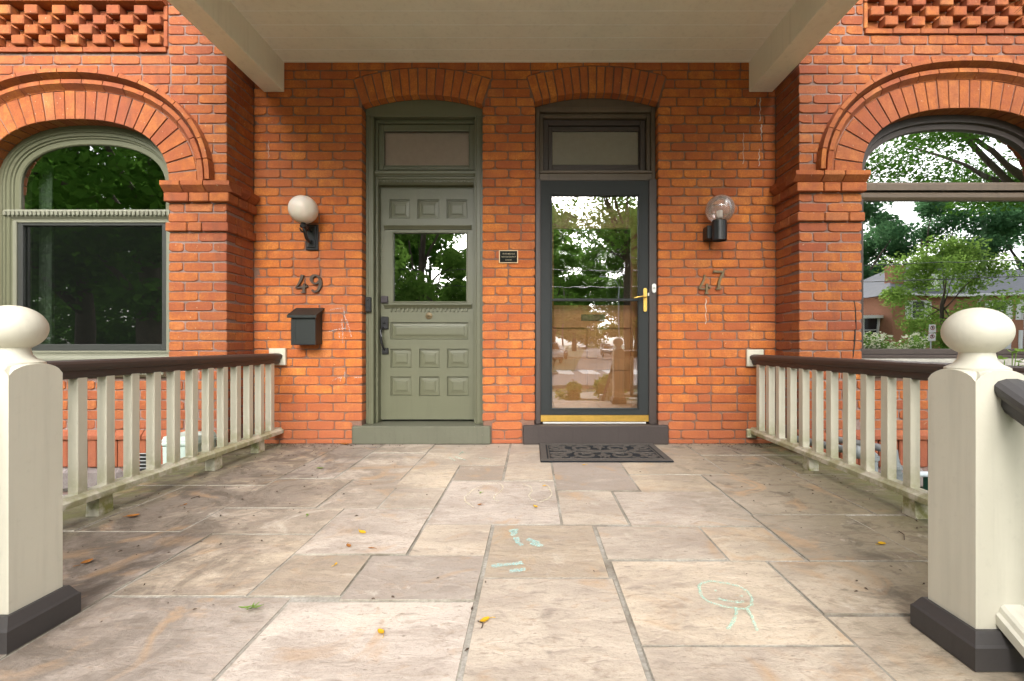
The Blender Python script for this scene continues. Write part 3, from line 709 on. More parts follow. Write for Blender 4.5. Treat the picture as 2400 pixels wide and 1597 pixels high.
# ------------------------------------------------------------------ railings and newels
def make_newel(x0, x1, y0, y1, label, dz=0.0):
    cx, cy = (x0 + x1) / 2, (y0 + y1) / 2; r = empty('newel_post', (cx, cy, 0), label, 'newel post', 'cream newel posts at the head of the steps'); w2 = (x1 - x0) / 2
    zs_, zp = .738 + dz, .768 + dz
    # square shaft whose four faces end in arches under a low pyramid
    m = MB(); n = 12; P = []; F = []
    sides = [((x0, y0), (x1, y0)), ((x1, y0), (x1, y1)), ((x1, y1), (x0, y1)), ((x0, y1), (x0, y0))]
    for (a, b) in sides:
        o = len(P)
        for i in range(n + 1):
            t = i / n; x, y = a[0] + (b[0] - a[0]) * t, a[1] + (b[1] - a[1]) * t; zt = zs_ + (zp - zs_) * math.sqrt(max(0, 1 - (2 * t - 1) ** 2)) ** 1.3
            P += [(x, y, .0), (x, y, zt), (cx + (x - cx) * .45, cy + (y - cy) * .45, zp + .010)]
        for i in range(n):
            q = o + 3 * i; F += [(q, q + 3, q + 4, q + 1), (q + 1, q + 4, q + 5, q + 2)]
    m.poly(P, F); obj('shaft', m, M['cream'], r)
    m = MB(); m.lathe((cx, cy, 0), [(0, zp - .03), (w2 * .95, zp - .004), (w2 * .95, zp + .004), (w2 * .86, zp + .008), (w2 * .70, zp + .014), (w2 * .57, zp + .026), (w2 * .52, zp + .042), (w2 * .53, zp + .060)], 48)
    obj('neck', m, M['cream'], r, smooth=True, auto=True)
    m = MB(); bz = .870 + dz; m.lathe((cx, cy, bz), [(.0735 * math.sin(math.pi * i / 28) + 1e-6, -.0655 * math.cos(math.pi * i / 28)) for i in range(29)], 56); obj('ball_finial', m, M['cream'], r, smooth=True)
    t = .028; h = .092; m = MB()
    def ring(z, e): return [(x0 - e, y0 - e, z), (x1 + e, y0 - e, z), (x1 + e, y1 + e, z), (x0 - e, y1 + e, z)]
    lv = [(.001, t - .001), (.004, t), (h - .032, t), (h - .026, t - .005), (h - .020, t - .008), (h - .004, t - .016), (h, t - .019), (h, -.002)]; P = [p for z, e in lv for p in ring(z, e)]
    m.poly(P, [(4 * q + k, 4 * q + (k + 1) % 4, 4 * q + 4 + (k + 1) % 4, 4 * q + 4 + k) for q in range(len(lv) - 1) for k in range(4)]); obj('plinth', m, M['charcoal'], r)
    return r
make_newel(-1.561, -1.419, -2.537, -2.395, 'cream newel post with ball finial at the left of the steps')
make_newel(1.139, 1.281, -2.600, -2.459, 'cream newel post with ball finial at the right, holding the stair rail', -.012)

def handrail_prof(c, zt):        # moulded dark handrail section about its centre line, (across, z)
    return [(c - .020, zt - .085), (c - .028, zt - .070), (c - .028, zt - .052), (c - .040, zt - .044), (c - .046, zt - .030), (c - .046, zt - .016), (c - .036, zt - .006), (c - .015, zt), (c + .015, zt), (c + .036, zt - .006),
            (c + .046, zt - .016), (c + .046, zt - .030), (c + .040, zt - .044), (c + .028, zt - .052), (c + .028, zt - .070), (c + .020, zt - .085)]
def side_rail(xr, y_bal, sp_, feet, ztop, label, yfront, wall_block=True):
    r = empty('porch_railing', (xr, -1.2, 0), label, 'railing', 'cream baluster railings of the porch')
    m = MB(); m.prism(handrail_prof(xr, ztop), 'y', yfront, -.030); obj('handrail', m, M['brown'], r)
    m = MB(); zb = .092; m.prism([(xr - .042, zb), (xr - .042, zb + .026), (xr - .030, zb + .034), (xr - .022, zb + .046), (xr + .022, zb + .046), (xr + .030, zb + .034), (xr + .042, zb + .026), (xr + .042, zb)], 'y', yfront, -.004); obj('bottom_rail', m, M['cream_rail'], r)
    y = y_bal
    while y > yfront + .04:
        m = MB(); j = random.uniform(-.002, .002); m.cbox(xr - .0235 + j, xr + .0235 + j, y - .0235, y + .0235, zb + .044, ztop - .080, .002); obj('baluster', m, M['cream_rail'], r); y -= sp_
    for fy in feet:
        m = MB(); m.prism([(fy - .040, .002), (fy - .034, zb + .001), (fy + .034, zb + .001), (fy + .040, .002)], 'x', xr - .03, xr + .03); obj('foot_block', m, M['cream_rail'], r)
    m = MB(); m.cbox(xr - .068, xr + .068, -.030, -.003, ztop - .100, ztop + .040, .004); obj('wall_block', m, M['cream_rail'], r)
    return r
railL = side_rail(-2.100, -.128, .1398, (-.29, -.77, -1.56, -2.15), .752, 'cream baluster railing with brown handrail along the left edge of the porch', -2.38)
railR = side_rail(1.832, -.118, .1453, (-.77, -1.59, -2.15), .742, 'cream baluster railing with brown handrail along the right edge of the porch', -2.38)
m = MB(); m.cbox(1.765, 1.840, -.035, -.003, .055, .128, .006); obj('wall_block', m, M['cream_rail'], railR)
def front_rail(x0, x1, yy, label):
    r = empty('porch_railing', ((x0 + x1) / 2, yy, 0), label, 'railing', 'cream baluster railings of the porch')
    m = MB(); m.prism(handrail_prof(yy, .745), 'x', x0, x1); obj('handrail', m, M['brown'], r)
    m = MB(); m.prism([(yy - .042, .092), (yy - .042, .118), (yy, .138), (yy + .042, .118), (yy + .042, .092)], 'x', x0, x1); obj('bottom_rail', m, M['cream_rail'], r)
    n = max(1, int(round((x1 - x0) / .14)) - 1)
    for i in range(n):
        x = x0 + (x1 - x0) * (i + 1) / (n + 1); m = MB(); m.cbox(x - .0205, x + .0205, yy - .0205, yy + .0205, .13, .665, .002); obj('baluster', m, M['cream_rail'], r)
    m = MB(); xm = (x0 + x1) / 2; m.cbox(xm - .03, xm + .03, yy - .03, yy + .03, .002, .093, .004); obj('foot_block', m, M['cream_rail'], r)
    return r
front_rail(-2.045, -1.562, -2.455, 'short cream railing between the left newel post and the corner column')
front_rail(1.282, 1.775, -2.53, 'short cream railing running right from the right newel post')
for x, lab in ((-2.137, 'square cream corner column under the left beam'), (1.887, 'square cream corner column under the right beam')):
    r = empty('porch_column', (x, -2.24, 0), lab, 'column', 'corner columns of the porch'); yb = -2.24
    m = MB(); m.cbox(x - .075, x + .075, yb - .055, yb + .055, .12, BB - .12, .006); obj('shaft', m, M['cream'], r)
    m = MB(); m.cbox(x - .09, x + .09, yb - .07, yb + .07, .001, .119, .006); obj('base', m, M['charcoal'], r)
    m = MB(); m.cbox(x - .09, x + .09, yb - .07, yb + .06, BB - .119, BB - .001, .006); obj('capital', m, M['cream'], r)

def stair_rail(xr, y0, ztop, label):
    """sloping stair railing from the newel's front face down to a lower post"""
    L, sl_ = 1.35, -.62; r = empty('stair_railing', (xr, y0 - L, -.6), label, 'railing', 'stair railings'); y1 = y0 - L
    def shear(m): m.v = [(x, y, z + (y0 - y) * sl_) for x, y, z in m.v]; return m
    m = MB(); m.prism(handrail_prof(xr, ztop), 'y', y1, y0); obj('handrail', shear(m), M['charcoal'], r)
    m = MB(); zb = .135; c = xr; m.prism([(c - .042, zb - .03), (c - .042, zb - .004), (c - .034, zb + .002), (c - .030, zb + .014), (c - .022, zb + .020), (c + .022, zb + .020), (c + .030, zb + .014), (c + .034, zb + .002), (c + .042, zb - .004), (c + .042, zb - .03)], 'y', y1, y0); obj('bottom_rail', shear(m), M['cream'], r)
    y = y0 - .16
    while y > y1 + .05:
        dz = (y0 - y) * sl_; m = MB(); m.box(c - .02, c + .02, y - .02, y + .02, zb + dz - .002, ztop - .075 + dz); obj('baluster', m, M['cream_rail'], r); y -= .14
    m = MB(); m.cbox(c - .07, c + .07, y1 - .14, y1, -.74, ztop + L * sl_ + .06, .01); obj('foot_post', m, M['cream'], r)
stair_rail(1.232, -2.6005, .735, 'dark topped stair railing descending from the right newel post')
stair_rail(-1.500, -2.5375, .742, 'dark topped stair railing descending from the left newel post')
# steps
GZ = -.75
st = empty('porch_steps', (-.13, -3.4, GZ), 'stone steps leading up to the porch', 'steps')
for i in range(3):
    m = MB(); m.cbox(-1.7, 1.4, -2.80 - .30 * (i + 1), -2.801 - .30 * i - (.0 if i else 0), GZ, -.1875 * (i + 1), .012); obj('step', m, M['concrete'], st)

# ------------------------------------------------------------------ windows in the bays
def sweep(mb, path, prof, X, n=90, y0=0.0):
    """moulding along an opening outline; prof: (inset from the opening edge, y)"""
    P = []; F = []; k = len(prof)
    for i in range(n + 1):
        for r, y in prof: u, z = path.at(path.len * i / n, r); P.append((X(u), y0 + y, z))
    for i in range(n):
        for j in range(k - 1): F.append((i * k + j, i * k + j + 1, (i + 1) * k + j + 1, (i + 1) * k + j))
    return mb.poly(P, F)
def bay_outline(key, zbot, inset=0.0):
    B = BAYS[key]; a, b, uc, sp = B['a'] - inset, B['b'] - inset * .92, B['uc'], B['spring']; P0, _ = curve_arch(a, b, N=120); P0 = list(reversed(P0))
    left = [(uc - a, zbot + (sp - zbot) * i / 14) for i in range(14)]; right = [(uc + a, sp + (zbot - sp) * (i + 1) / 14) for i in range(14)]
    return left + [(x + uc, z + sp) for x, z in P0] + right
def glass_poly(mb, pts, y):
    n = len(pts); ar = sum(pts[i][0] * pts[(i + 1) % n][1] - pts[(i + 1) % n][0] * pts[i][1] for i in range(n))
    if ar < 0: pts = pts[::-1]                  # panes look towards the street
    return mb.poly([(p[0], y, p[1]) for p in pts], [tuple(range(n))])
YF = YB + .100                                   # front of the window frames
# left: sage frame
rw = empty('arched_window', (XfL(1.142), YF, .757), 'sage green arched window with dark insect screen below, left bay', 'window'); B = BAYS['L']
o = Path(bay_outline('L', .757))
m = MB(); sweep(m, o, [(-.004, .10), (-.004, .0), (.030, .0), (.034, .007), (.046, .008), (.050, .016), (.072, .016), (.077, .026), (.088, .027), (.092, .036), (.128, .036), (.134, .042), (.134, .12)], XfL, 140, YF); obj('frame', m, M['green'], rw, smooth=True, auto=True)
zr0, zr1 = PZ(519, YF + .04), PZ(494, YF + .04)
gp = [(XfL(u), z) for u, z in bay_outline('L', zr1 - .01, .134) if z >= zr1 - .011]
m = MB(); glass_poly(m, gp, YF + .050); obj('upper_pane', m, M['glass_left'], rw, recalc=False)
u0, u1 = B['uc'] - B['a'], B['uc'] + B['a']; xa, xb = sorted((XfL(u0 + .006), XfL(u1 - .03)))
m = MB(); m.prism([(YF + .012, zr0 + .030), (YF + .004, zr1 - .012), (YF + .012, zr1), (YF + .10, zr1), (YF + .10, zr0), (YF + .03, zr0), (YF + .028, zr0 + .012)], 'x', xa, xb); mr = obj('meeting_rail', m, M['green_pale'], rw)
m = MB(); x = xa + .01
while x < xb - .02: m.cbox(x, x + .022, YF - .004, YF + .013, zr0 + .036, zr1 - .014, .002); x += .0335
obj('dentil_band', m, M['green_pale'], mr)
xs0, xs1 = XfL(u1 - .118), XfL(u0 + .118)
m = MB(); rect_frame(m, xs0 - .03, xs1 + .03, .757, zr0 - .001, .03, .03, .018, .014, YF + .022, YF + .10); obj('screen_casing', m, M['green_pale'], rw)
m = MB(); rect_frame(m, xs0 + .001, xs1 - .001, .776, zr0 - .016, .038, .038, .050, .02, YF + .030, YF + .055); obj('screen_frame', m, M['screen'], rw)
m = MB(); glass_poly(m, [(xs0 + .038, .825), (xs1 - .038, .825), (xs1 - .038, zr0 - .036), (xs0 + .038, zr0 - .036)], YF + .042); obj('insect_screen', m, M['insect_screen'], rw, recalc=False)
m = MB(); glass_poly(m, [(xs0 + .002, .78), (xs1 - .002, .78), (xs1 - .002, zr0 - .018), (xs0 + .002, zr0 - .018)], YF + .060); obj('lower_pane', m, M['glass_left'], rw, recalc=False)
m = MB(); m.prism([(YB - .045, .60), (YB - .045, .66), (YB - .03, .690), (YF + .02, .715), (YF + .03, .735), (YF + .03, .756), (YF + .12, .756), (YF + .12, .578), (YB - .02, .578)], 'x', XfL(u1), XfL(u0) - .004); obj('sill', m, M['green_pale'], rw)
# right: umber frame
rw2 = empty('arched_window', (XfR(1.246), YF, .715), 'dark brown arched window mirroring the house and trees opposite, right bay', 'window'); B = BAYS['R']
o = Path(bay_outline('R', .715))
m = MB(); sweep(m, o, [(-.004, .10), (-.004, .0), (.056, .0), (.062, .022), (.100, .024), (.106, .040), (.106, .12)], XfR, 140, YF); obj('frame', m, M['brown'], rw2, smooth=True, auto=True)
z0, z1, z2, z3 = PZ(470, YF + .03), PZ(452, YF + .03), PZ(447, YF + .03), PZ(426, YF + .03)
gp = [(XfR(u), z) for u, z in bay_outline('R', z3 - .01, .104) if z >= z3 - .011]
m = MB(); glass_poly(m, gp, YF + .048); obj('upper_pane', m, M['glass_bay'], rw2, recalc=False)
u0, u1 = B['uc'] - B['a'], B['uc'] + B['a']; xa, xb = XfR(u0 + .055), XfR(u1 - .055)
m = MB(); m.prism([(YF + .02, z2), (YF + .02, z3 - .025), (YF + .035, z3 - .006), (YF + .05, z3), (YF + .11, z3), (YF + .11, z2)], 'x', xa, xb); obj('upper_sash_rail', m, M['brown_frame'], rw2)
m = MB(); m.prism([(YF + .03, z0), (YF + .018, z0 + .02), (YF + .018, z1 - .012), (YF + .03, z1), (YF + .11, z1), (YF + .11, z0)], 'x', xa, xb); obj('lower_sash_rail', m, M['brown_frame'], rw2)
m = MB(); m.box(xa, xb, YF + .06, YF + .11, z1, z2); obj('rail_gap', m, M['black'], rw2)
m = MB(); glass_poly(m, [(xa, .775), (xb, .775), (xb, z0 + .004), (xa, z0 + .004)], YF + .048); obj('lower_pane', m, M['glass_bay'], rw2, recalc=False)
m = MB(); m.cbox(xa, xb, YF + .03, YF + .12, .745, .790, .004); m.cbox(xa, xb, YF + .02, YF + .12, .716, .744, .004); obj('bottom_rail', m, M['brown'], rw2)
m = MB(); m.prism([(YB - .05, .60), (YB - .05, .665), (YF + .03, .714), (YF + .12, .714), (YF + .12, .582), (YB - .02, .582)], 'x', XfR(u0) + .004, XfR(u1)); obj('sill', m, M['concrete'], rw2)
# dim rooms behind the panes, each with a curtain edge
def room(x0, x1, y0, z0, z1, depth=2.6):
    m = MB(); m.poly([(x0, y0, z0), (x1, y0, z0), (x1, y0, z1), (x0, y0, z1), (x0, y0 + depth, z0), (x1, y0 + depth, z0), (x1, y0 + depth, z1), (x0, y0 + depth, z1)], [(4, 5, 6, 7), (0, 4, 7, 3), (1, 2, 6, 5), (3, 7, 6, 2), (0, 1, 5, 4)])
    return struct('room', m, M['room'])
room(-4.6, XL - .3, YF + .2, .3, 3.0); room(XR + .3, 4.6, YF + .2, .3, 3.0); room(-1.46, -.37, .31, .0, 3.3); room(-.03, 1.09, .36, .0, 3.3)
def curtain(x0, x1, y, z0, z1, label, amp=.018, n=26):
    P = []; F = []
    for i in range(n + 1):
        x = x0 + (x1 - x0) * i / n; P += [(x, y + amp * math.sin(i * 1.9), z0), (x, y + amp * math.sin(i * 1.9) * .6, z1)]
    for i in range(n): F.append((2 * i, 2 * i + 2, 2 * i + 3, 2 * i + 1))
    tag(obj('curtain', MB().poly(P, F), M['curtain'], smooth=True), label, 'curtain')
curtain(-4.05, -3.93, YF + .20, .8, 2.5, 'pale curtain behind the left edge of the green arched window')
curtain(3.72, 3.76, YF + .24, .8, 2.5, 'pale curtain edge behind the right arched window')

# ------------------------------------------------------------------ green front door
YD = .20; dX = lambda px: PX(px, YD); dZ = lambda py: PZ(py, YD)
fd = empty('front_door', (-.9125, .1, .15), 'sage green panelled front door with glazed upper half and transom', 'door'); D = DOORS['L']
m = MB(); y0 = .076
x0, x1 = D['x0'] + .002, D['x1'] - .002; zt = PZ(274, y0)
arc = arc_pts(D, D['R'] - .002)
m.prism([(x0, zt)] + arc[0:1] + arc[1:-1] + arc[-1:] + [(x1, zt)], 'y', y0, .29); obj('head_board', m, M['green'], fd)
for a, b in ((x0, x0 + .064), (x1 - .064, x1)):
    m = MB(); m.cbox(a, b, y0, .29, .152, zt - .001, .004)
    e = b if a == x0 else a; s_ = 1 if a == x0 else -1
    m.cbox(e - s_ * .012, e + s_ * .004, y0 - .010, y0 + .02, .152, zt + .012, .004); m.cbox(e - s_ * .045, e - s_ * .038, y0 - .006, y0 + .02, .152, zt + .012, .003)
    obj('casing', m, M['green'], fd)
xi0, xi1 = x0 + .064, x1 - .064
m = MB(); m.cbox(xi0 - .012, xi1 + .012, y0 - .010, y0 + .02, zt - .004, zt + .012, .004); obj('head_bead', m, M['green'], fd)
m = MB(); rect_frame(m, xi0 + .0005, xi1 - .0005, .152, zt - .0015, .022, .022, 0, .028, .125, .29); obj('inner_jamb', m, M['green'], fd)
ja, jb = xi0 + .0225, xi1 - .0225
zb_ = PZ(425, .14)
m = MB(); m.prism([(.100, PZ(408, .11)), (.100, PZ(402, .11)), (.118, PZ(399, .11)), (.29, PZ(399, .11)), (.29, PZ(414, .11)), (.130, PZ(414, .11))], 'x', ja + .0005 - .02, jb + .02 - .0005); obj('transom_bar', m, M['green'], fd)
m = MB(); m.prism([(.150, dZ(438)), (.136, dZ(434)), (.136, dZ(429)), (.126, dZ(426)), (.126, dZ(421)), (.112, dZ(419)), (.112, PZ(414, .13) + .0), (.29, PZ(414, .13)), (.29, dZ(438))], 'x', ja + .0005, jb - .0005); o = obj('dentil_lintel', m, M['green'], fd)
m = MB(); x = ja + .012
while x < jb - .02: m.cbox(x, x + .016, .124, .140, dZ(433.5), dZ(429.5), .002); x += .0285
obj('dentil_band', m, M['green'], o)
tz0, tz1 = PZ(399, .15), zt - .030
m = MB(); rect_frame(m, ja + .0005, jb - .0005, tz0 + .001, tz1 - .001, .040, .040, .034, .050, .150, .195); ts = obj('transom_sash', m, M['green'], fd)
m = MB(); rect_frame(m, ja + .040, jb - .040, tz0 + .034, tz1 - .050, .006, .006, .006, .006, .144, .165, .002); obj('glazing_bead', m, M['green_pale'], ts)
m = MB(); glass_poly(m, [(ja + .03, tz0 + .02), (jb - .03, tz0 + .02), (jb - .03, tz1 - .03), (ja + .03, tz1 - .03)], .172); obj('pane', m, M['glass_transom'], ts, recalc=False)
m = MB(); m.box(ja + .03, jb - .03, .186, .19, tz0 + .02, tz1 - .03); obj('transom_backing', m, M['transom_backing'], ts)
# leaf: stiles and rails round recessed panels
lx0, lx1, lz0, lz1 = dX(892), dX(1113), .170, dZ(437)
leaf = empty('leaf', (0, 0, 0)); leaf.parent = fd; leaf.location = -Vector(fd.location); BASE[leaf.name] = Vector((0, 0, 0))
cols_ = [(dX(915.5), dX(964.5)), (dX(982.5), dX(1030.5)), (dX(1048), dX(1098))]
rows_ = [(dZ(862), dZ(818)), (dZ(928), dZ(883))]
holes = [(a, b, c, d_) for (c, d_) in rows_ for (a, b) in cols_] + [(dX(915.5), dX(1097.5), dZ(796), dZ(755.5))] + [(a, b, dZ(513), dZ(468)) for a, b in ((dX(913), dX(961)), (dX(978.5), dX(1029.5)), (dX(1047), dX(1095.5)))]
gl = (dX(919), dX(1096), dZ(710), dZ(543.5))
m = MB()
xsq = sorted({lx0, lx1} | {v for h in holes + [gl] for v in h[:2]}); zsq = sorted({lz0, lz1} | {v for h in holes + [gl] for v in h[2:]})
solid = {}
for i in range(len(xsq) - 1):
    for j in range(len(zsq) - 1):
        cx, cz = (xsq[i] + xsq[i + 1]) / 2, (zsq[j] + zsq[j + 1]) / 2
        solid[i, j] = not any(h[0] < cx < h[1] and h[2] < cz < h[3] for h in holes + [gl])
vid = {}
def vv(i, j):
    if (i, j) not in vid: vid[i, j] = len(m.v); m.v.append((xsq[i], YD, zsq[j]))
    return vid[i, j]
for (i, j), s_ in solid.items():
    if s_: m.f.append((vv(i, j), vv(i + 1, j), vv(i + 1, j + 1), vv(i, j + 1)))
for h in holes + [gl]:       # cut sides
    a, b, c, d_ = h; m.poly([(a, YD, c), (b, YD, c), (b, YD, d_), (a, YD, d_), (a, YD + .016, c), (b, YD + .016, c), (b, YD + .016, d_), (a, YD + .016, d_)], [(0, 1, 5, 4), (1, 2, 6, 5), (2, 3, 7, 6), (3, 0, 4, 7)])
m.poly([(lx0, YD, lz0), (lx1, YD, lz0), (lx1, YD, lz1), (lx0, YD, lz1), (lx0, YD + .04, lz0), (lx1, YD + .04, lz0), (lx1, YD + .04, lz1), (lx0, YD + .04, lz1)], [(0, 1, 5, 4), (1, 2, 6, 5), (2, 3, 7, 6), (3, 0, 4, 7)])
obj('stiles_and_rails', m, M['green'], leaf, recalc=False)
for a, b, c, d_ in holes:
    m = MB(); f = YD + .016; e = .020; w_ = b - a; h_ = d_ - c; e2 = min(w_, h_) * .26
    P = []
    for ins, y in ((0, f), (.004, f - .006), (.010, f - .006), (.013, f), (e2 - .003, f - .003), (e2, f - .009), (e2 + .012, f - .010)): P += [(a + ins, y, c + ins), (b - ins, y, c + ins), (b - ins, y, d_ - ins), (a + ins, y, d_ - ins)]
    F = []
    for q in range(6): F += [(4 * q + k, 4 * q + (k + 1) % 4, 4 * q + 4 + (k + 1) % 4, 4 * q + 4 + k) for k in range(4)]
    F.append((24, 25, 26, 27)); m.poly(P, F); obj('panel', m, M['green'], leaf, recalc=False)
a, b, c, d_ = gl
m = MB(); rect_frame(m, a, b, c, d_, .012, .012, .012, .012, YD - .006, YD + .016, .003); obj('glazing_bead', m, M['green'], leaf)
m = MB(); glass_poly(m, [(a, c), (b, c), (b, d_), (a, d_)], YD + .018); obj('pane', m, M['glass_door'], leaf, recalc=False)
for py0, py1, dent in ((530, 538, False), (714.5, 722.5, True)):
    xa, xb = dX(901), dX(1106); zt_, zb_ = dZ(py0), dZ(py1); m = MB()
    m.prism([(YD - .034, zt_ - .004), (YD - .034, zt_), (YD, zt_ + .006), (YD, zb_ - .004), (YD - .012, zb_)] + [(YD - .016, zb_ + .008)], 'x', xa, xb); s2 = obj('shelf_moulding', m, M['green'], leaf)
    if dent:
        m = MB(); x = dX(915)
        while x < dX(1097): m.cbox(x, x + .0165, YD - .012, YD + .001, dZ(730.5), zb_ - .002, .002); x += .0365
        obj('dentil_band', m, M['green'], leaf)
m = MB(); c_ = (dX(1005.5), YD, dZ(740.5)); m.lathe(c_, [(.030, .0), (.030, -.006), (.024, -.010), (.013, -.011), (.012, -.017), (.001, -.018)], 28, 'y'); obj('bell_turn', m, M['oldbrass'], leaf, smooth=True, auto=True)
m = MB(); m.cbox(c_[0] - .014, c_[0] + .014, YD - .030, YD - .017, c_[2] - .003, c_[2] + .003, .002); obj('bell_key', m, M['oldbrass'], leaf)
m = MB(); m.cbox(dX(894.2), dX(910.5), YD - .022, YD, dZ(711), dZ(694.5), .004); obj('deadbolt', m, mat_plain('dark_bronze', (.035, .026, .030), .35), leaf)
hd = empty('handle', (0, 0, 0)); hd.parent = leaf; BASE[hd.name] = Vector((0, 0, 0))
m = MB(); m.cbox(dX(894), dX(911), YD - .020, YD, dZ(772), dZ(743), .004); m.cbox(dX(896.5), dX(911), YD - .020, YD, dZ(830), dZ(816), .004)
m.tube([(dX(899), YD - .018, dZ(768)), (dX(898), YD - .055, dZ(775)), (dX(898.5), YD - .066, dZ(790)), (dX(900), YD - .060, dZ(805)), (dX(902), YD - .030, dZ(818)), (dX(903), YD - .010, dZ(822))], [.009, .010, .011, .010, .008, .007], 10)
m.cbox(dX(899), dX(905), YD - .032, YD - .01, dZ(759), dZ(755), .003)
hd2 = obj('grip', m, M['black'], leaf, smooth=True, auto=True); bpy.data.objects.remove(hd)
# sill
m = MB(); m.cbox(-1.487, -.343, -.032, .30, .001, .151, .008); tag(obj('door_sill', m, M['green_sill'], origin=None), 'sage painted stone sill under the green door', 'door sill', 'door sills')
m = MB(); m.cbox(-.080, 1.120, -.034, .34, .001, .158, .008); tag(obj('door_sill', m, M['brown_sill']), 'dark brown painted stone sill under the storm door', 'door sill', 'door sills')

# ------------------------------------------------------------------ storm door, frame with transom, wooden door behind
D = DOORS['R']; x0, x1 = D['x0'] + .002, D['x1'] - .002
df = empty('door_frame', (.531, .06, .16), 'umber painted door frame with glazed transom above the storm door', 'door frame')
y0 = .085; arc = arc_pts(D, D['R'] - .002); zA = PZ(252, y0)
m = MB(); m.prism([(x0, zA)] + arc + [(x1, zA)], 'y', y0, .33); obj('head_board', m, M['brown_frame'], df)
zS = 2.205
for a, b in ((x0, x0 + .036), (x1 - .036, x1)):
    m = MB(); m.cbox(a, b, y0 - .012, .33, zS + .001, zA - .001, .004); obj('upper_casing', m, M['brown_frame'], df)
    m = MB(); m.cbox(a, b + (.010 if a == x0 else 0), .032, .33, .159, zS, .004) if a == x0 else m.cbox(a - .010 - .02, b, .032, .33, .159, zS, .004); obj('lower_casing', m, M['brown'], df)
m = MB(); m.cbox(x0 + .0365, x1 - .0365, y0 - .012, .33, PZ(264, y0), zA - .001, .004); obj('head_rail', m, M['brown_frame'], df)
m = MB(); zh = PZ(264, y0); rect_frame(m, x0 + .037, x1 - .037, 2.272, zh - .001, .030, .030, 0, .034, y0 + .02, .33); obj('inner_casing', m, M['brown_frame'], df)
m = MB(); m.prism([(y0 - .02, 2.206), (y0 - .02, 2.262), (y0 - .035, 2.266), (y0 - .035, 2.284), (y0 + .02, 2.288), (.33, 2.288), (.33, 2.206)], 'x', x0 + .0365, x1 - .0365); obj('transom_bar', m, M['brown_frame'], df)
sa, sb, sc, sd = x0 + .0685, x1 - .0685, 2.289, zh - .0365
m = MB(); rect_frame(m, sa, sb, sc, sd, .045, .045, .040, .045, y0 + .055, .20); obj('transom_sash', m, M['brown'], df)
ga, gb, gc, gd = PX(1295, .15), PX(1497, .15), PZ(385, .15), PZ(306, .15)
m = MB(); rect_frame(m, sa + .046, sb - .046, sc + .041, sd - .046, ga - sa - .046, sb - .046 - gb, gc - sc - .041, sd - .046 - gd, y0 + .075, .19); obj('transom_bead', m, M['brown'], df)
m = MB(); glass_poly(m, [(ga, gc), (gb, gc), (gb, gd), (ga, gd)], .172); obj('transom_pane', m, M['glass_transom'], df, recalc=False)
m = MB(); m.box(ga - .01, gb + .01, .184, .188, gc - .01, gd + .01); obj('transom_backing', m, M['transom_backing_grey'], df)
sd_ = empty('storm_door', (.52, .05, .17), 'charcoal full view storm door with brass lever and kick strip', 'door'); ys = .045
X0, X1, Z0, Z1 = .068, .972, .172, 2.196
ix0, ix1, iz0, iz1 = PX(1293, ys), PX(1497, ys), .285, PZ(455, ys)
m = MB()
m.prism([(X0, Z0 + .062), (X1, Z0 + .062), (ix1, iz0), (ix0, iz0)], 'y', ys, ys + .035); m.prism([(X0, Z1), (X0, Z0 + .062), (ix0, iz0), (ix0, iz1)], 'y', ys + .0003, ys + .035)
m.prism([(X1, Z1), (X1, Z0 + .062), (ix1, iz0), (ix1, iz1)], 'y', ys + .0003, ys + .035); m.prism([(X0, Z1), (X1, Z1), (ix1, iz1), (ix0, iz1)], 'y', ys, ys + .035)
obj('frame', m, M['grey_metal'], sd_)
m = MB(); rect_frame(m, ix0 - .010, ix1 + .010, iz0 - .010, iz1 + .010, .014, .014, .014, .024, ys - .006, ys + .03, .003); obj('gasket', m, M['grey_metal'], sd_)
zm = PZ(703, ys); m = MB(); m.cbox(ix0 + .004, ix1 - .004, ys - .004, ys + .03, zm - .011, zm + .011, .003); obj('middle_bar', m, M['grey_metal'], sd_)
m = MB(); glass_poly(m, [(ix0, zm), (ix1, zm), (ix1, iz1), (ix0, iz1)], ys + .018); obj('upper_pane', m, M['glass_storm'], sd_, recalc=False)
m = MB(); glass_poly(m, [(ix0, iz0), (ix1, iz0), (ix1, zm), (ix0, zm)], ys + .016); obj('lower_pane', m, M['glass_lower'], sd_, recalc=False)
m = MB(); m.cbox(X0, X1, ys - .008, ys + .034, Z0 + .006, Z0 + .061, .002); obj('kick_strip', m, M['brass'], sd_)
m = MB(); m.cbox(X0 + .02, X1 - .02, ys + .005, ys + .03, Z0 - .012, Z0 + .005, .002); obj('sweep_seal', m, M['white'], sd_)
hx = PX(1511.5, ys); m = MB(); a, b = PZ(731, ys), PZ(676, ys); m.prism([(hx - .014, a + .012), (hx - .008, a), (hx + .008, a), (hx + .014, a + .012), (hx + .014, b - .012), (hx + .008, b), (hx - .008, b), (hx - .014, b - .012)], 'y', ys - .012, ys); hp = obj('handle_plate', m, M['brass'], sd_)
m = MB(); lz = PZ(697.5, ys); m.tube([(hx, ys - .01, lz), (hx, ys - .045, lz), (hx - .03, ys - .052, lz + .004), (hx - .065, ys - .054, lz - .001), (hx - .10, ys - .052, lz - .009)], [.008, .008, .007, .006, .005], 10); m.lathe((hx, ys - .012, PZ(720, ys)), [(.007, 0), (.007, -.004), (.0001, -.005)], 14, 'y'); obj('lever', m, M['brass'], hp, smooth=True, auto=True)
m = MB(); m.cbox(PX(1518, ys), PX(1521, ys), ys - .012, ys + .01, PZ(694, ys), PZ(687, ys), .002); obj('latch', m, M['white'], sd_)
wd = empty('wooden_door', (.52, .19, .17), 'varnished brown wooden door behind the storm door glass', 'door'); yw = .185
m = MB(); wx0, wx1 = .075, .965; q0, q1 = .19, 2.2
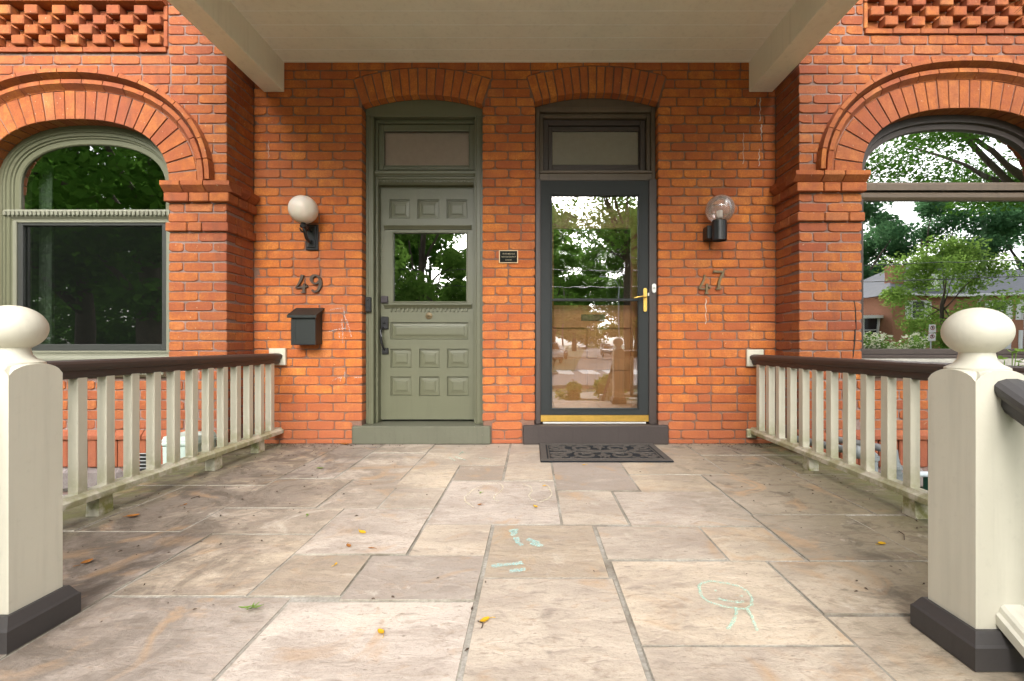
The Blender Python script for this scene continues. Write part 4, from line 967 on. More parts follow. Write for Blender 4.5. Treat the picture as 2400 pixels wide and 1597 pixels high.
rect_frame(m, wx0, wx1, q0, q1, .11, .11, .22, .15, yw, yw + .045)
gz0, gz1 = PZ(716, yw), PZ(536, yw)
m.cbox(wx0 + .1105, wx1 - .1105, yw + .0007, yw + .0443, PZ(745, yw) - .09, gz0, .003); m.cbox(wx0 + .1105, wx1 - .1105, yw + .0007, yw + .0443, gz1, gz1 + .10, .003); m.cbox(wx0 + .1105, wx1 - .1105, yw + .0007, yw + .0443, .60, .70, .003)
xm = (wx0 + wx1) / 2; m.cbox(xm - .045, xm + .045, yw + .001, yw + .044, .411, .599, .003); m.cbox(xm - .045, xm + .045, yw + .001, yw + .044, .701, PZ(745, yw) - .091, .003)
obj('stiles_and_rails', m, M['wood'], wd)
m = MB(); m.box(wx0 + .1, wx1 - .1, yw + .022, yw + .03, .40, PZ(745, yw) - .08); m.box(wx0 + .1, wx1 - .1, yw + .022, yw + .03, gz1 + .09, q1 - .14); obj('panel', m, M['wood'], wd)
m = MB(); glass_poly(m, [(wx0 + .1, gz0 - .01), (wx1 - .1, gz0 - .01), (wx1 - .1, gz1 + .01), (wx0 + .1, gz1 + .01)], yw + .02); obj('pane', m, M['glass_wavy'], wd, recalc=False)
m = MB(); cz = PZ(745, yw); rect_frame(m, PX(1362, yw), PX(1418, yw), cz - .028, cz + .028, .008, .008, .008, .008, yw - .008, yw, .002); m.box(PX(1364, yw), PX(1416, yw), yw - .004, yw - .001, cz - .02, cz + .02); obj('mail_slot', m, M['oldbrass'], wd)

# ------------------------------------------------------------------ fixtures on the wall
# left lantern: opal globe leaning on a cast arm with a tall backplate
r = empty('wall_lantern', (-1.86, 0, 1.8), 'black wall lantern with frosted white globe left of the green door', 'wall lamp', 'wall lamps')
bx0, bx1, bz0, bz1 = PX(716, -.02), PX(745, -.02), PZ(586, -.02), PZ(526, -.02)
m = MB(); m.cbox(bx0, bx1, -.020, -.002, bz0, bz1, .004); m.cbox(bx0 + .014, bx1 - .014, -.032, -.019, bz0 + .016, bz1 - .016, .008); obj('backplate', m, M['black'], r)
gx, gy, gz = PX(711, -.15), -.15, PZ(491.5, -.15)
bxm = (bx0 + bx1) / 2; m = MB()
m.tube([(bxm, -.028, bz0 + .07), (bxm, -.06, bz0 + .055), (bxm - .002, -.10, bz0 + .075), (gx + .004, -.138, bz0 + .125), (gx, gy, gz - .135)], [.014, .013, .013, .014, .016], 10)
m.tube([(bxm, -.03, bz0 + .15), (bxm, -.075, bz0 + .16), (bxm - .004, -.105, bz0 + .135), (gx, -.125, bz0 + .115), (gx - .01, -.165, bz0 + .12), (gx - .012, -.185, bz0 + .14)], [.010, .010, .010, .009, .007, .004], 8)
obj('arm', m, M['black'], r, smooth=True)
m = MB(); m.lathe((gx, gy, gz - .15), [(.010, 0), (.024, .006), (.027, .020), (.020, .034), (.016, .040), (.030, .048), (.044, .060), (.048, .076), (.044, .080)], 28); obj('cup', m, M['black'], r, smooth=True, auto=True)
m = MB(); m.lathe((gx, gy, gz), [(.1095 * math.sin(math.pi * i / 24) + 1e-6, -.1095 * math.cos(math.pi * i / 24)) for i in range(25)], 48); obj('globe', m, M['opal'], r, smooth=True)
# right lantern: clear globe on a plain cylinder
r = empty('wall_lantern', (1.48, 0, 1.6), 'black cylinder wall lamp with clear glass globe right of the storm door', 'wall lamp', 'wall lamps')
cx, cy = PX(1686, -.13), -.13; zb_, zt_ = PZ(564.5, cy), PZ(517, cy); rc = (PX(1703, cy) - PX(1669.5, cy)) / 2
m = MB(); m.lathe((cx, cy, 0), [(rc * .93, zb_ + .012), (rc * .95, zb_), (rc, zb_ + .001), (rc, zt_), (rc * .93, zt_ + .002), (rc * .9, zt_ - .01)], 36); obj('holder', m, M['black'], r, smooth=True, auto=True)
m = MB(); m.cbox(PX(1652, -.05), cx - .01, -.10, -.001, PZ(563, -.05), PZ(532, -.05), .006); m.cbox(cx - .03, cx + .03, -.10, -.001, PZ(560, -.05), PZ(536, -.05), .01); obj('bracket', m, M['black'], r)
gx, gz = PX(1687.5, cy), PZ(491, cy); m = MB(); rg = .1125
m.lathe((gx, cy, gz), [(rg * math.sin(math.pi * i / 30) + 1e-6, -rg * math.cos(math.pi * i / 30)) for i in range(4, 31)], 56); obj('globe', m, M['globe'], r, smooth=True)
m = MB(); n = 90; m.tube([(cx + .021 * math.cos(t * .42), cy + .021 * math.sin(t * .42), zt_ + .012 + t * .00068) for t in range(n)], .0052, 8); m.lathe((cx, cy, zt_ - .01), [(.018, 0), (.018, .022), (.012, .026)], 20); obj('spiral_bulb', m, M['white'], r, smooth=True)

# house numbers
def number(name_label, digits, mat, y, base):
    r = empty('house_number', base, name_label, 'house number', 'brass house numbers')
    for strokes in digits:
        m = MB()
        for k, (pts, wd_) in enumerate(strokes): m.ribbon([(PX(a, 0), PZ(b, 0)) for a, b in pts], [q_ * 1.3 for q_ in wd_], 'xz', -.020 - .0007 * k, -.003)
        obj('digit', m, mat, r)
    return r
def arcp(cx, cy, rx, ry, a0, a1, n=14): return [(cx + rx * math.cos(R(a0 + (a1 - a0) * i / n)), cy + ry * math.sin(R(a0 + (a1 - a0) * i / n))) for i in range(n + 1)]
four = [([(711, 645), (708, 656), (702, 667), (695.5, 675)], [.020, .016, .011, .008]), ([(694.5, 675.5), (705, 675), (716, 674.5), (723, 671)], [.008, .010, .009, .012]), ([(715.5, 666), (714.5, 676), (714, 686)], [.014, .016, .017]), ([(707.5, 686), (718.5, 686)], [.008, .008])]
nine = [(arcp(741, 656, 9.3, 9.8, -20, -340, 20), [.017, .012, .010, .010, .012, .014, .016, .018, .020, .020, .020, .018, .015, .012, .010, .010, .010, .011, .012, .014, .016]), ([(751.5, 653), (753.5, 664), (752, 674), (746.5, 682), (739, 685), (733, 681)], [.016, .020, .018, .015, .011, .014])]
number('dull bronze number 49 above the mailbox', [four, nine], M['bronze'], 0, (-1.85, 0, 1.2))
four2 = [([(1650, 645), (1648.5, 657), (1643, 667), (1637.5, 677)], [.009, .012, .012, .010]), ([(1637, 677.5), (1648, 678), (1660, 678)], [.009, .008, .008]), ([(1655.5, 666), (1654.5, 677), (1654, 688)], [.013, .013, .013]), ([(1650, 688.5), (1660, 688.5)], [.008, .008]), ([(1659, 673), (1664, 676)], [.006, .012])]
seven = [([(1670.5, 641), (1671.5, 637), (1680, 637.5), (1689, 637.5), (1696, 638)], [.006, .014, .013, .012, .010]), ([(1694.5, 639), (1688, 649), (1684, 662), (1682, 678)], [.012, .014, .015, .016]), ([(1676, 678.5), (1688, 677.5)], [.009, .009])]
number('tarnished brass number 47, its 4 hanging lower than the 7', [four2, seven], M['oldbrass'], 0, (1.48, 0, 1.25))
# mailbox
r = empty('mailbox', (-1.9, 0, .84), 'dark green black metal mailbox with sloping lid under the number 49', 'mailbox')
ym = -.125; a, b, c, d_ = PX(682, ym), PX(739, ym), PZ(809, ym), PZ(741, ym)
m = MB(); m.prism([(ym, c), (ym, d_), (-.004, d_ + .055), (-.004, c + .005)], 'x', a, b); obj('body', m, M['mailbox'], r)
m = MB(); m.prism([(ym - .022, d_ - .004), (ym - .022, d_ + .006), (-.003, d_ + .075), (-.003, d_ + .064)], 'x', a - .022, b + .018); m.cbox(a - .022, b + .018, ym - .023, ym - .018, d_ - .016, d_ + .004, .002); obj('lid', m, M['mailbox'], r)
m = MB(); m.cbox(a + .03, a + .034, ym - .002, ym, c + .02, d_ - .02, .001); m.cbox(a + .005, b - .005, ym - .003, ym, c + .002, c + .010, .001); obj('trim', m, M['black'], r)
# plaque
px0, px1, pz0, pz1 = PX(1170, 0), PX(1214, 0), PZ(617.3, 0), PZ(588, 0)
r = empty('plaque', ((px0 + px1) / 2, 0, pz0), 'small black heritage plaque with brass border between the doors', 'plaque')
m = MB(); m.cbox(px0, px1, -.012, -.003, pz0, pz1, .003); obj('plate', m, mat_plain('matte_black_plate', (.010, .012, .010), .85, 0, .2, 20, .15), r)
m = MB(); rect_frame(m, px0 - .001, px1 + .001, pz0 - .001, pz1 + .001, .007, .007, .006, .006, -.0155, -.004, .002); obj('border', m, mat_plain('pale_brass', (.72, .55, .34), .45, .4), r)
def text(s, cx, cz, width, y, mat, parent, name='lettering'):
    cu = bpy.data.curves.new(name, 'FONT'); cu.body = s; cu.align_x = 'CENTER'; cu.align_y = 'CENTER'; cu.size = 1; cu.resolution_u = 2; cu.offset = .004
    o = bpy.data.objects.new('tmp', cu); col.objects.link(o); bpy.context.view_layer.update()
    me = bpy.data.meshes.new_from_object(o.evaluated_get(bpy.context.evaluated_depsgraph_get())); bpy.data.objects.remove(o)
    xs = [v.co.x for v in me.vertices]; k = width / (max(xs) - min(xs)); ky = k
    m = MB(); m.v = [(cx + v.co.x * k, y, cz + v.co.y * ky) for v in me.vertices]; m.f = [tuple(p.vertices) for p in me.polygons]
    return obj(name, m, mat, parent, recalc=False)
lt = mat_plain('pale_brass_letters', (.42, .36, .24), .6); cxp = (px0 + px1) / 2; hp_ = pz1 - pz0
text('CROSS-MELVILLE', cxp, pz0 + hp_ * .72, .105, -.0128, lt, r); text('HERITAGE DISTRICT', cxp, pz0 + hp_ * .48, .122, -.0128, lt, r); text('DUNDAS', cxp, pz0 + hp_ * .23, .052, -.0128, lt, r)
# door bells
yb = .064; r = empty('doorbell', (PX(863, yb), yb, 1.1), 'black video doorbell on the green door casing', 'doorbell')
m = MB(); m.cbox(PX(857.5, yb), PX(870.5, yb), yb - .020, yb + .012, PZ(732, yb), PZ(697, yb), .006); obj('body', m, M['black'], r)
m = MB(); m.lathe((PX(864, yb), yb - .021, PZ(704, yb)), [(.009, 0), (.008, -.003), (.0001, -.004)], 20, 'y'); obj('lens', m, M['grey_metal'], r, smooth=True)
m = MB(); m.lathe((PX(864, yb), yb - .021, PZ(721, yb)), [(.013, 0.001), (.013, -.003), (.010, -.004), (.010, -.001), (.0001, -.001)], 20, 'y'); obj('button', m, M['grey_metal'], r)
yb = .032; r = empty('doorbell', (PX(1532, yb), yb, 1.27), 'white doorbell on the brown casing beside the brass lever', 'doorbell'); a, b, c, d_ = PX(1527.5, yb), PX(1536.5, yb), PZ(687, yb), PZ(665.5, yb)
m = MB(); q = [(0.5 + .5 * math.cos(t), math.sin(t)) for t in [math.pi * 2 * i / 24 for i in range(24)]]; w_ = b - a; cz = (c + d_) / 2; hh = (d_ - c) / 2 - w_ / 2
m.prism([((a + b) / 2 + w_ / 2 * math.cos(2 * math.pi * i / 24), cz + (hh if i < 12 else -hh) + w_ / 2 * math.sin(2 * math.pi * (i + .01) / 24)) for i in range(24)], 'y', yb - .016, yb - .0005); obj('body', m, M['white'], r)
m = MB(); m.lathe(((a + b) / 2, yb - .016, cz), [(.010, 0), (.010, -.004), (.0001, -.005)], 20, 'y'); obj('button', m, mat_plain('grey_plastic', (.45, .45, .43), .4), r)

# ------------------------------------------------------------------ doormat with raised scrollwork
mx0, mx1, my0, my1 = PX(1262, 0) - .0, 0, 0, 0
mr_ = empty('doormat', (.55, -.32, 0), 'black rubber doormat with raised scrollwork before the storm door', 'doormat')
X0, X1, Y0, Y1 = .055, .985, -.605, -.045
m = MB(); m.cbox(X0, X1, Y0, Y1, .004, .013, .003); obj('base', m, M['mat'], mr_)
m = MB()
for i, (a, b, c, d_) in enumerate(((X0 + .004, X1 - .004, Y0 + .004, Y0 + .050), (X0 + .004, X1 - .004, Y1 - .050, Y1 - .004), (X0 + .004, X0 + .050, Y0 + .0505, Y1 - .0505), (X1 - .050, X1 - .004, Y0 + .0505, Y1 - .0505))): m.cbox(a, b, c, d_, .0128, .0175, .002)
for a, b, c, d_ in ((X0 + .066, X1 - .066, Y0 + .062, Y0 + .072), (X0 + .066, X1 - .066, Y1 - .072, Y1 - .062), (X0 + .060, X0 + .070, Y0 + .0625, Y1 - .0625), (X1 - .070, X1 - .060, Y0 + .0625, Y1 - .0625)): m.cbox(a, b, c, d_, .0128, .0165, .002)
obj('border', m, M['mat_top'], mr_)
cxm, cym = (X0 + X1) / 2, (Y0 + Y1) / 2; m = MB(); hz = [.0]
def scr(pts, wid):
    hz[0] += .00006; m.ribbon([(cxm + x, cym + y) for x, y in pts], wid, 'xy', .0125, .0178 + hz[0])
def spiral(cx, cy, r0, r1, a0, a1, n=26): return [(cx + (r0 + (r1 - r0) * i / n) * math.cos(R(a0 + (a1 - a0) * i / n)), cy + (r0 + (r1 - r0) * i / n) * math.sin(R(a0 + (a1 - a0) * i / n))) for i in range(n + 1)]
tap = lambda n, a, b: [a + (b - a) * i / n for i in range(n + 1)]
for sx in (1, -1):
    for sy in (1, -1):
        f = lambda pts: [(sx * x, sy * y) for x, y in pts]
        scr(f(spiral(.125, .105, .085, .026, -60, 330)), tap(26, .030, .018))
        scr(f(spiral(.335, .115, .055, .018, 200, -190)), tap(26, .026, .014))
        scr(f([(.225, .035), (.26, .055), (.29, .075), (.31, .10), (.305, .14), (.26, .165)]), [.012, .020, .024, .022, .018, .010])
        scr(f([(.24, .028), (.30, .040), (.35, .035), (.39, .05)]), [.012, .020, .020, .008]); scr(f([(.31, .185), (.355, .180), (.38, .16), (.385, .12)]), [.010, .018, .016, .008])
        scr(f([(.0, .12), (.025, .150), (.03, .185)]), [.028, .020, .010]); scr(f([(.20, .165), (.225, .185), (.25, .188)]), [.010, .018, .008])
for s_ in (1, -1):
    scr([(-.175 * s_, -.040), (-.10 * s_, -.030), (0, 0.0), (.10 * s_, .030), (.175 * s_, .040)], [.024, .030, .034, .030, .024]); scr([(0, .05 * s_), (0, .10 * s_), (0, .16 * s_), (0, .19 * s_)], [.012, .040, .030, .010]); scr([(-.045, .135 * s_), (0, .115 * s_), (.045, .135 * s_)], [.010, .022, .010]); scr([(.19 * s_, 0), (.235 * s_, 0), (.26 * s_, 0)], [.010, .026, .008])
obj('scrollwork', m, M['mat_top'], mr_)

# ------------------------------------------------------------------ chalk drawings
def ground_pt(px, py): Z = FPX * CZ / (py - 808); return ((px - 1248) * Z / FPX, CY + Z)
def stroke_part(root, P, wid, plane, d0, d1, mat, n=4, j=.0012):
    Q = []; m = MB()
    for i in range(len(P) - 1):
        for t in range(n): Q.append((P[i][0] + (P[i + 1][0] - P[i][0]) * t / n + random.uniform(-j, j), P[i][1] + (P[i + 1][1] - P[i][1]) * t / n + random.uniform(-j, j)))
    Q.append(P[-1]); m.ribbon(Q, [wid * random.uniform(.7, 1.25) for _ in Q], plane, d0, d1); obj('chalk_stroke', m, mat, root)
def chalk(label, strokes, mat, wid=.009, z=.0062):
    x, y = ground_pt(*strokes[0][0]); root = empty('chalk_drawing', (x, y, 0), label, 'chalk drawing', 'chalk drawings on the porch')
    for k, pts in enumerate(strokes): stroke_part(root, [ground_pt(*p) for p in pts], wid, 'xy', z - .0006, z + .00003 * k, mat)
mint = mat_chalk('mint_chalk', (.50, .86, .72)); wch = mat_chalk('cream_chalk', (.80, .76, .52)); pch = mat_chalk('white_chalk', (.85, .84, .80)); tq = mat_chalk('turquoise_chalk', (.45, .85, .83))
q6 = lambda x, y: (1200 + x * .3806, 1000 + y * .3806); q5 = lambda x, y: (600 + x * .3806, 1000 + y * .3806)
chalk('mint chalk face with two legs on the large stone at lower right', [[q6(*p) for p in s_] for s_ in (
    [(1150, 1000), (1165, 975), (1230, 962), (1320, 975), (1400, 995), (1450, 1025), (1480, 1070), (1475, 1110), (1440, 1135), (1380, 1132), (1290, 1115), (1210, 1090), (1165, 1055), (1150, 1000)],
    [(1265, 1070), (1320, 1082), (1380, 1092), (1430, 1088)], [(1375, 1122), (1382, 1160), (1365, 1210), (1330, 1262)], [(1445, 1128), (1470, 1170), (1490, 1220), (1512, 1270)], [(1250, 1020), (1258, 1024)], [(1410, 1052), (1420, 1056)])], mint)
chalk('pale yellow chalk loops in front of the doormat', [[q5(*p) for p in s_] for s_ in ([(1340, 505), (1290, 470), (1285, 440), (1330, 400), (1400, 365), (1480, 352), (1520, 370), (1515, 400), (1470, 430), (1465, 455), (1500, 465)], [(1640, 360), (1690, 375), (1700, 400), (1680, 430), (1700, 460), (1750, 470), (1800, 450), (1825, 420), (1800, 375), (1740, 345)])], wch, .007)
chalk('turquoise chalk scribble on the stone in the middle', [[q5(*p) for p in s_] for s_ in ([(1560, 645), (1580, 655), (1600, 640), (1590, 665), (1575, 680)], [(1600, 690), (1610, 720), (1640, 740)], [(1670, 700), (1700, 712), (1740, 720), (1700, 730), (1740, 742), (1760, 735)], [(1450, 870), (1500, 862), (1560, 858), (1640, 848)], [(1560, 900), (1600, 895), (1660, 888)])], tq, .022)
chalk('small mint chalk marks near the wall between the doors', [[q5(*p) for p in s_] for s_ in ([(1190, 195), (1230, 218)], [(1225, 190), (1290, 212)], [(1250, 180), (1275, 155)], [(1265, 165), (1320, 170)], [(1370, 198), (1450, 206)])], mint, .008)
# chalk strokes on the bricks by the mailbox
q = lambda x, y: (PX(560 + x * .3189, 0), PZ(550 + y * .3189, 0)); root = empty('chalk_drawing', (-1.65, 0, .9), 'white chalk strokes on the bricks right of the mailbox', 'chalk drawing', 'chalk drawings on the porch')
for k, s_ in enumerate(([(672, 555), (720, 545), (772, 540), (776, 580)], [(775, 590), (800, 650), (828, 755)], [(668, 712), (720, 697), (790, 690)], [(757, 620), (762, 700), (766, 800)], [(735, 720), (742, 760)], [(780, 1010), (778, 1055)], [(685, 1080), (720, 1055), (755, 1050), (745, 1078)], [(850, 1052), (905, 1048)])):
    stroke_part(root, [q(*p) for p in s_], .007, 'xz', -.0042 - .00004 * k, -.0034, pch, 5, .0015)

# ------------------------------------------------------------------ fallen leaves, sprig, twigs
def leaf_mesh(seed, L=.05, W=.026, curl=.3):
    g = random.Random(seed); n = 6; P = []; F = []
    for i in range(n + 1):
        t = i / n; w_ = W / 2 * math.sin(math.pi * min(1, t * .93 + .04)) ** .8; z = .002 + curl * L * (t - .5) ** 2; x = (t - .5) * L
        P += [(x, -w_, z + curl * w_ * .8 + g.uniform(0, .002)), (x, 0, z), (x, w_, z + curl * w_ * .8 + g.uniform(0, .002))]
    for i in range(n):
        for q in range(2): F.append((3 * i + q, 3 * i + 3 + q, 3 * i + 4 + q, 3 * i + 1 + q))
    m = MB(); m.poly(P, F); m.tube([(-L / 2, 0, .003), (-L * .72, .004, .004), (-L * .9, .010, .003)], .0009, 5); return m
LEAVES = [(q5(770, 1280), 'yellow', 'ochre leaf on the large pale stone at the front', .030), (q5(1410, 1208), 'yellow', 'yellow leaf in the mossy joint at the front', .034), (q5(655, 660), 'yellow', 'long yellow leaf on the flaking stone, left of centre', .040), (q5(492, 857), 'yellow', 'round yellow leaf at lower left centre', .018),
          (q5(1722, 502), 'yellow', 'yellow leaf inside the chalk loops', .036), (q5(1378, 490), 'dry', 'small brown leaf beside the chalk loop', .026), (q5(710, 758), 'dry', 'brown leaf on the flaking stone', .024), (q5(570, 745), 'dry', 'reddish dry leaf pair on the flaking stone', .030), (q5(395, 263), 'leaf_light', 'yellow green leaf on the stone left of the green door', .045), (q5(545, 115), 'dry', 'curled brown leaf against the wall left of the green sill', .075),
          ((1700 + 1158 * .317, 1100 + 562 * .317), 'yellow', 'orange leaf near the right newel post', .044), (q6(442, 243), 'yellow', 'yellow leaf at the edge of the doormat', .028), ((640 * .317, 1100 + 702 * .317), 'dry', 'crumpled brown leaf near the left newel post', .042), ((1370 * .317, 1100 + 270 * .317), 'dry', 'small orange leaf by the left railing', .026),
          ((985 * .317, 1100 + 355 * .317), 'dry', 'cluster leaf of dark debris under the left railing', .06), (q5(315, 553), 'leaf_light', 'thin yellow green leaf, left of centre', .022), (q5(1382, 415), 'leaf_light', 'pale green leaf in the left chalk loop', .024), (q5(1775, 372), 'yellow', 'tiny yellow leaf at the right chalk loop', .020)]
for i, (p, mt, lab, L) in enumerate(LEAVES):
    x, y = ground_pt(*p); o = obj('fallen_leaf', leaf_mesh(i, L, L * random.uniform(.45, .62), random.uniform(.25, .6)), M[mt], smooth=True); o.location = (x, y, .0035); o.rotation_euler = (random.uniform(-.1, .1), random.uniform(-.1, .1), random.uniform(0, 6.28))
    tag(o, lab, 'leaf', 'fallen leaves on the porch floor')
x, y = ground_pt(590, 1434); r = empty('green_sprig', (x, y, .002), 'fresh green leaf sprig on the front left stone', 'sprig')
for k, (a, L) in enumerate(((20, .034), (65, .026), (100, .02), (205, .036), (250, .022))):
    m = leaf_mesh(90 + k, L, L * .26, .35); m.v = [(q[0] + L / 2, q[1], q[2]) for q in m.v]; o = obj('leaflet', m, M['leaf_light'], smooth=True); o.parent = r; o.location = (0, 0, .004 + .002 * k); o.rotation_euler = (0, -.15, R(a))
for i, (a, b, lab) in enumerate(((q6(1850, 1560), q6(1840, 1500), ''), )): pass
for k, (p, q_, lab) in enumerate((((1700 + 1282 * .317, 1100 + 468 * .317), (1700 + 1325 * .317, 1100 + 528 * .317), 'thin brown twig near the right newel post'), ((1410 * .317, 1100 + 225 * .317), (1475 * .317, 1100 + 205 * .317), 'thin twig on the stones by the left railing'), (q5(1365, 1210), q5(1390, 1250), 'curved brown stem at the front joint'))):
    a, b = ground_pt(*p), ground_pt(*q_); m = MB(); m.tube([(a[0], a[1], .006), ((a[0] + b[0]) / 2 + .01, (a[1] + b[1]) / 2, .009), (b[0], b[1], .005)], .0018, 6); tag(obj('twig', m, M['twig'], origin=(a[0], a[1], 0)), lab, 'twig', 'twigs on the porch floor')
deb = MB()
for i in range(620):
    s_ = random.random(); x = random.choice((random.uniform(-2.05, -1.2), random.uniform(-2.05, -.9), random.uniform(1.1, 1.9), random.uniform(-2, 1.9))); y = random.uniform(-2.6, -.02) if random.random() < .5 else -.008 - random.random() ** 2 * .14
    if random.random() < .25: x = random.choice((-2.1, 1.83)) + random.gauss(0, .07)
    if abs(x - .52) < .6 and y > -.7: continue
    L = random.uniform(.003, .011); a = random.uniform(0, 6.28); w_ = L * random.uniform(.2, .6); c, s2 = math.cos(a), math.sin(a); z = .0055
    P = [(-L, 0), (0, -w_), (L, 0), (0, w_)]; P = [(x + u * c - v * s2, y + u * s2 + v * c) for u, v in P]
    deb.poly([(u, v, z) for u, v in P] + [(x, y, z + L * .5)], [(0, 1, 4), (1, 2, 4), (2, 3, 4), (3, 0, 4)])
tag(obj('leaf_litter', deb, M['twig'], recalc=False), 'crumbs of dark leaf litter scattered over the flagstones', 'litter', kind='stuff')

# ------------------------------------------------------------------ ground, street
def mat_ground():
    t = NT('lawn_soil'); a = t.noise(.6, 5, .6); b = t.noise(14, 5, .7)
    t.color(t.mix(t.ramp(b, [(.4, .6), (.65, 0)]), t.ramp(a, [(.35, (.065, .10, .022)), (.6, (.095, .14, .035)), (.75, (.12, .105, .055))]), (.05, .045, .025))); t.rough(.95); t.bump(b, .8, .03); return t.m
def mat_asphalt():
    t = NT('asphalt'); a = t.noise(.5, 4, .6); b = t.noise(60, 3, .7)
    t.color(t.mix(t.ramp(b, [(.4, .3), (.6, 0)]), t.ramp(a, [(.35, (.15, .135, .13)), (.7, (.20, .18, .175))]), (.07, .065, .06))); t.rough(.85); t.bump(b, .4, .01); return t.m
m = MB(); m.poly([(-600, -700, GZ), (600, -700, GZ), (600, 300, GZ), (-600, 300, GZ)], [(0, 1, 2, 3)]); struct('ground', m, mat_ground(), recalc=False)
RD = mat_asphalt()
m = MB(); m.poly([(-260, -20.0, GZ + .004), (260, -20.0, GZ + .004), (260, -12.5, GZ + .004), (-260, -12.5, GZ + .004)], [(0, 1, 2, 3)]); struct('road', m, RD, recalc=False)
m = MB(); m.poly([(1.6, -20.0, GZ + .008), (2.6, -24, GZ + .008), (18.0, -150, GZ + .008), (27.0, -150, GZ + .008), (12.6, -24, GZ + .008), (14, -20, GZ + .008)], [(0, 1, 2, 3, 4, 5)]); struct('side_road', m, RD, recalc=False)
ST = mat_plain('road_paint', (.72, .72, .70), .8, 0, .3, 4)
for i in range(9):
    m = MB(); x = 1.5 + i * 1.35; m.poly([(x, -24.4, GZ + .013), (x + .85, -24.4, GZ + .013), (x + .75, -20.4, GZ + .013), (x - .1, -20.4, GZ + .013)], [(0, 1, 2, 3)]); o = obj('crosswalk_stripe', m, ST, recalc=False); tag(o, kind='structure')
for (a, b, c, d_) in ((-200, 200, -11.0, -9.2), (-200, 1.0, -22.6, -21.0), (15, 200, -22.6, -21.0)):
    m = MB(); m.cbox(a, b, c, d_, GZ - .05, GZ + .03, .01); struct('sidewalk', m, M['concrete'])
for (a, b, c, d_) in ((-200, 200, -12.5, -12.35), (-200, 1.4, -20.15, -20.0), (14.4, 200, -20.15, -20.0)):
    m = MB(); m.cbox(a, b, c, d_, GZ - .05, GZ + .13, .02); struct('kerb', m, M['concrete'])
m = MB(); m.cbox(-1.1, .9, -9.19, -3.72, GZ - .05, GZ + .02, .01); struct('path', m, M['concrete'])

# ------------------------------------------------------------------ trees
def leaf_cloud(centres, radii, n, size, seed, flat=.75, nd=None):
    """n small two-faced leaves through the clump ellipsoids"""
    g = np.random.default_rng(seed); k = g.integers(0, len(centres), n); C = np.array(centres)[k]; Rr = np.array(radii)[k]
    d = g.normal(size=(n, 3)); d /= np.linalg.norm(d, axis=1)[:, None]; rad = g.random(n) ** (1 / 2.2)
    P = C + d * (rad * Rr)[:, None] * np.array([1, 1, flat]); s_ = size * g.uniform(.6, 1.35, n)
    a = g.normal(size=(n, 3)); a[:, 2] *= .6; a /= np.linalg.norm(a, axis=1)[:, None]; b = np.cross(a, g.normal(size=(n, 3))); b /= np.linalg.norm(b, axis=1)[:, None]
    V = np.empty((n, 4, 3)); V[:, 0] = P - a * s_[:, None]; V[:, 1] = P - b * s_[:, None] * .45; V[:, 2] = P + a * s_[:, None]; V[:, 3] = P + b * s_[:, None] * .45
    me = bpy.data.meshes.new('crown'); me.vertices.add(n * 4); me.vertices.foreach_set('co', V.reshape(-1)); me.loops.add(n * 4); me.loops.foreach_set('vertex_index', np.arange(n * 4, dtype=np.int32))
    me.polygons.add(n); me.polygons.foreach_set('loop_start', np.arange(0, n * 4, 4, dtype=np.int32)); me.polygons.foreach_set('loop_total', np.full(n, 4, dtype=np.int32)); me.update(); me.validate(); return me
def tree(x, y, h, r, label, leafm='leaf', n=5000, size=.24, seed=1, trunk=.22, base=.30, flat=.7, clumps=26, name='street_tree', cat='tree', z=GZ):
    g = random.Random(seed); root = empty(name, (x, y, z), label, cat, 'trees along the street'); m = MB()
    cz = h * (base + 1) / 2; hz_ = h * (1 - base) / 2; C = []; RR = []
    for i in range(clumps):
        a = g.uniform(0, 6.283); u = g.uniform(-1, 1); q = math.sqrt(max(0, 1 - u * u)) * r * g.uniform(.35, .95)
        C.append((q * math.cos(a), q * math.sin(a), cz + u * hz_ * .9)); RR.append(r * g.uniform(.22, .42))
    top = h * .72; m.tube([(0, 0, -.1), (g.uniform(-.1, .1), g.uniform(-.1, .1), h * base), (g.uniform(-.3, .3), g.uniform(-.3, .3), h * .5), (g.uniform(-.4, .4), 0, top)], [trunk * 1.25, trunk, trunk * .7, trunk * .25], 9)
    for c in C[:12]:
        s0 = h * g.uniform(base * .9, .55); m.tube([(0, 0, s0), (c[0] * .5, c[1] * .5, (s0 + c[2]) / 2 + .2), c], [trunk * .42, trunk * .25, trunk * .08], 6)
    for q in ('trunk',):
        o = bpy.data.objects.new(q, mesh_of(m, q, smooth=True)); o.data.materials.append(M['bark']); col.objects.link(o); o.parent = root
    me = leaf_cloud(C, RR, n, size, seed, flat); me.materials.append(M[leafm]); o = bpy.data.objects.new('crown', me); col.objects.link(o); o.parent = root
    return root
# left of the view: dense dark trees that the left window mirrors
tree(-12.5, -11.5, 11, 4.2, 'broad dark maple mirrored in the left window', 'leaf_dark', 9000, .17, 11, .34, .22)
tree(-17.5, -9.0, 12, 4.6, 'tall dark maple at the far left of the front gardens', 'leaf_dark', 9000, .17, 12, .36, .20)
tree(-18.5, -15.5, 10, 4.0, 'dark street tree beyond the parked vans', 'leaf_dark', 7000, .18, 13, .3, .30)
tree(-7.2, -10.5, 8.5, 2.6, 'leafy young tree mirrored in the green door pane', 'leaf', 11000, .10, 14, .14, .20)
tree(-6.6, -23.0, 12, 4.4, 'green tree across the street mirrored in the green door', 'leaf', 16000, .17, 15, .25, .08)
tree(-14.0, -26.0, 15, 5.2, 'large green tree across the street on the left', 'leaf_dark', 7000, .25, 16, .4, .2)
tree(-25.0, -27.0, 15, 6.0, 'large dark tree behind the vans', 'leaf_dark', 7000, .26, 17, .4, .15)
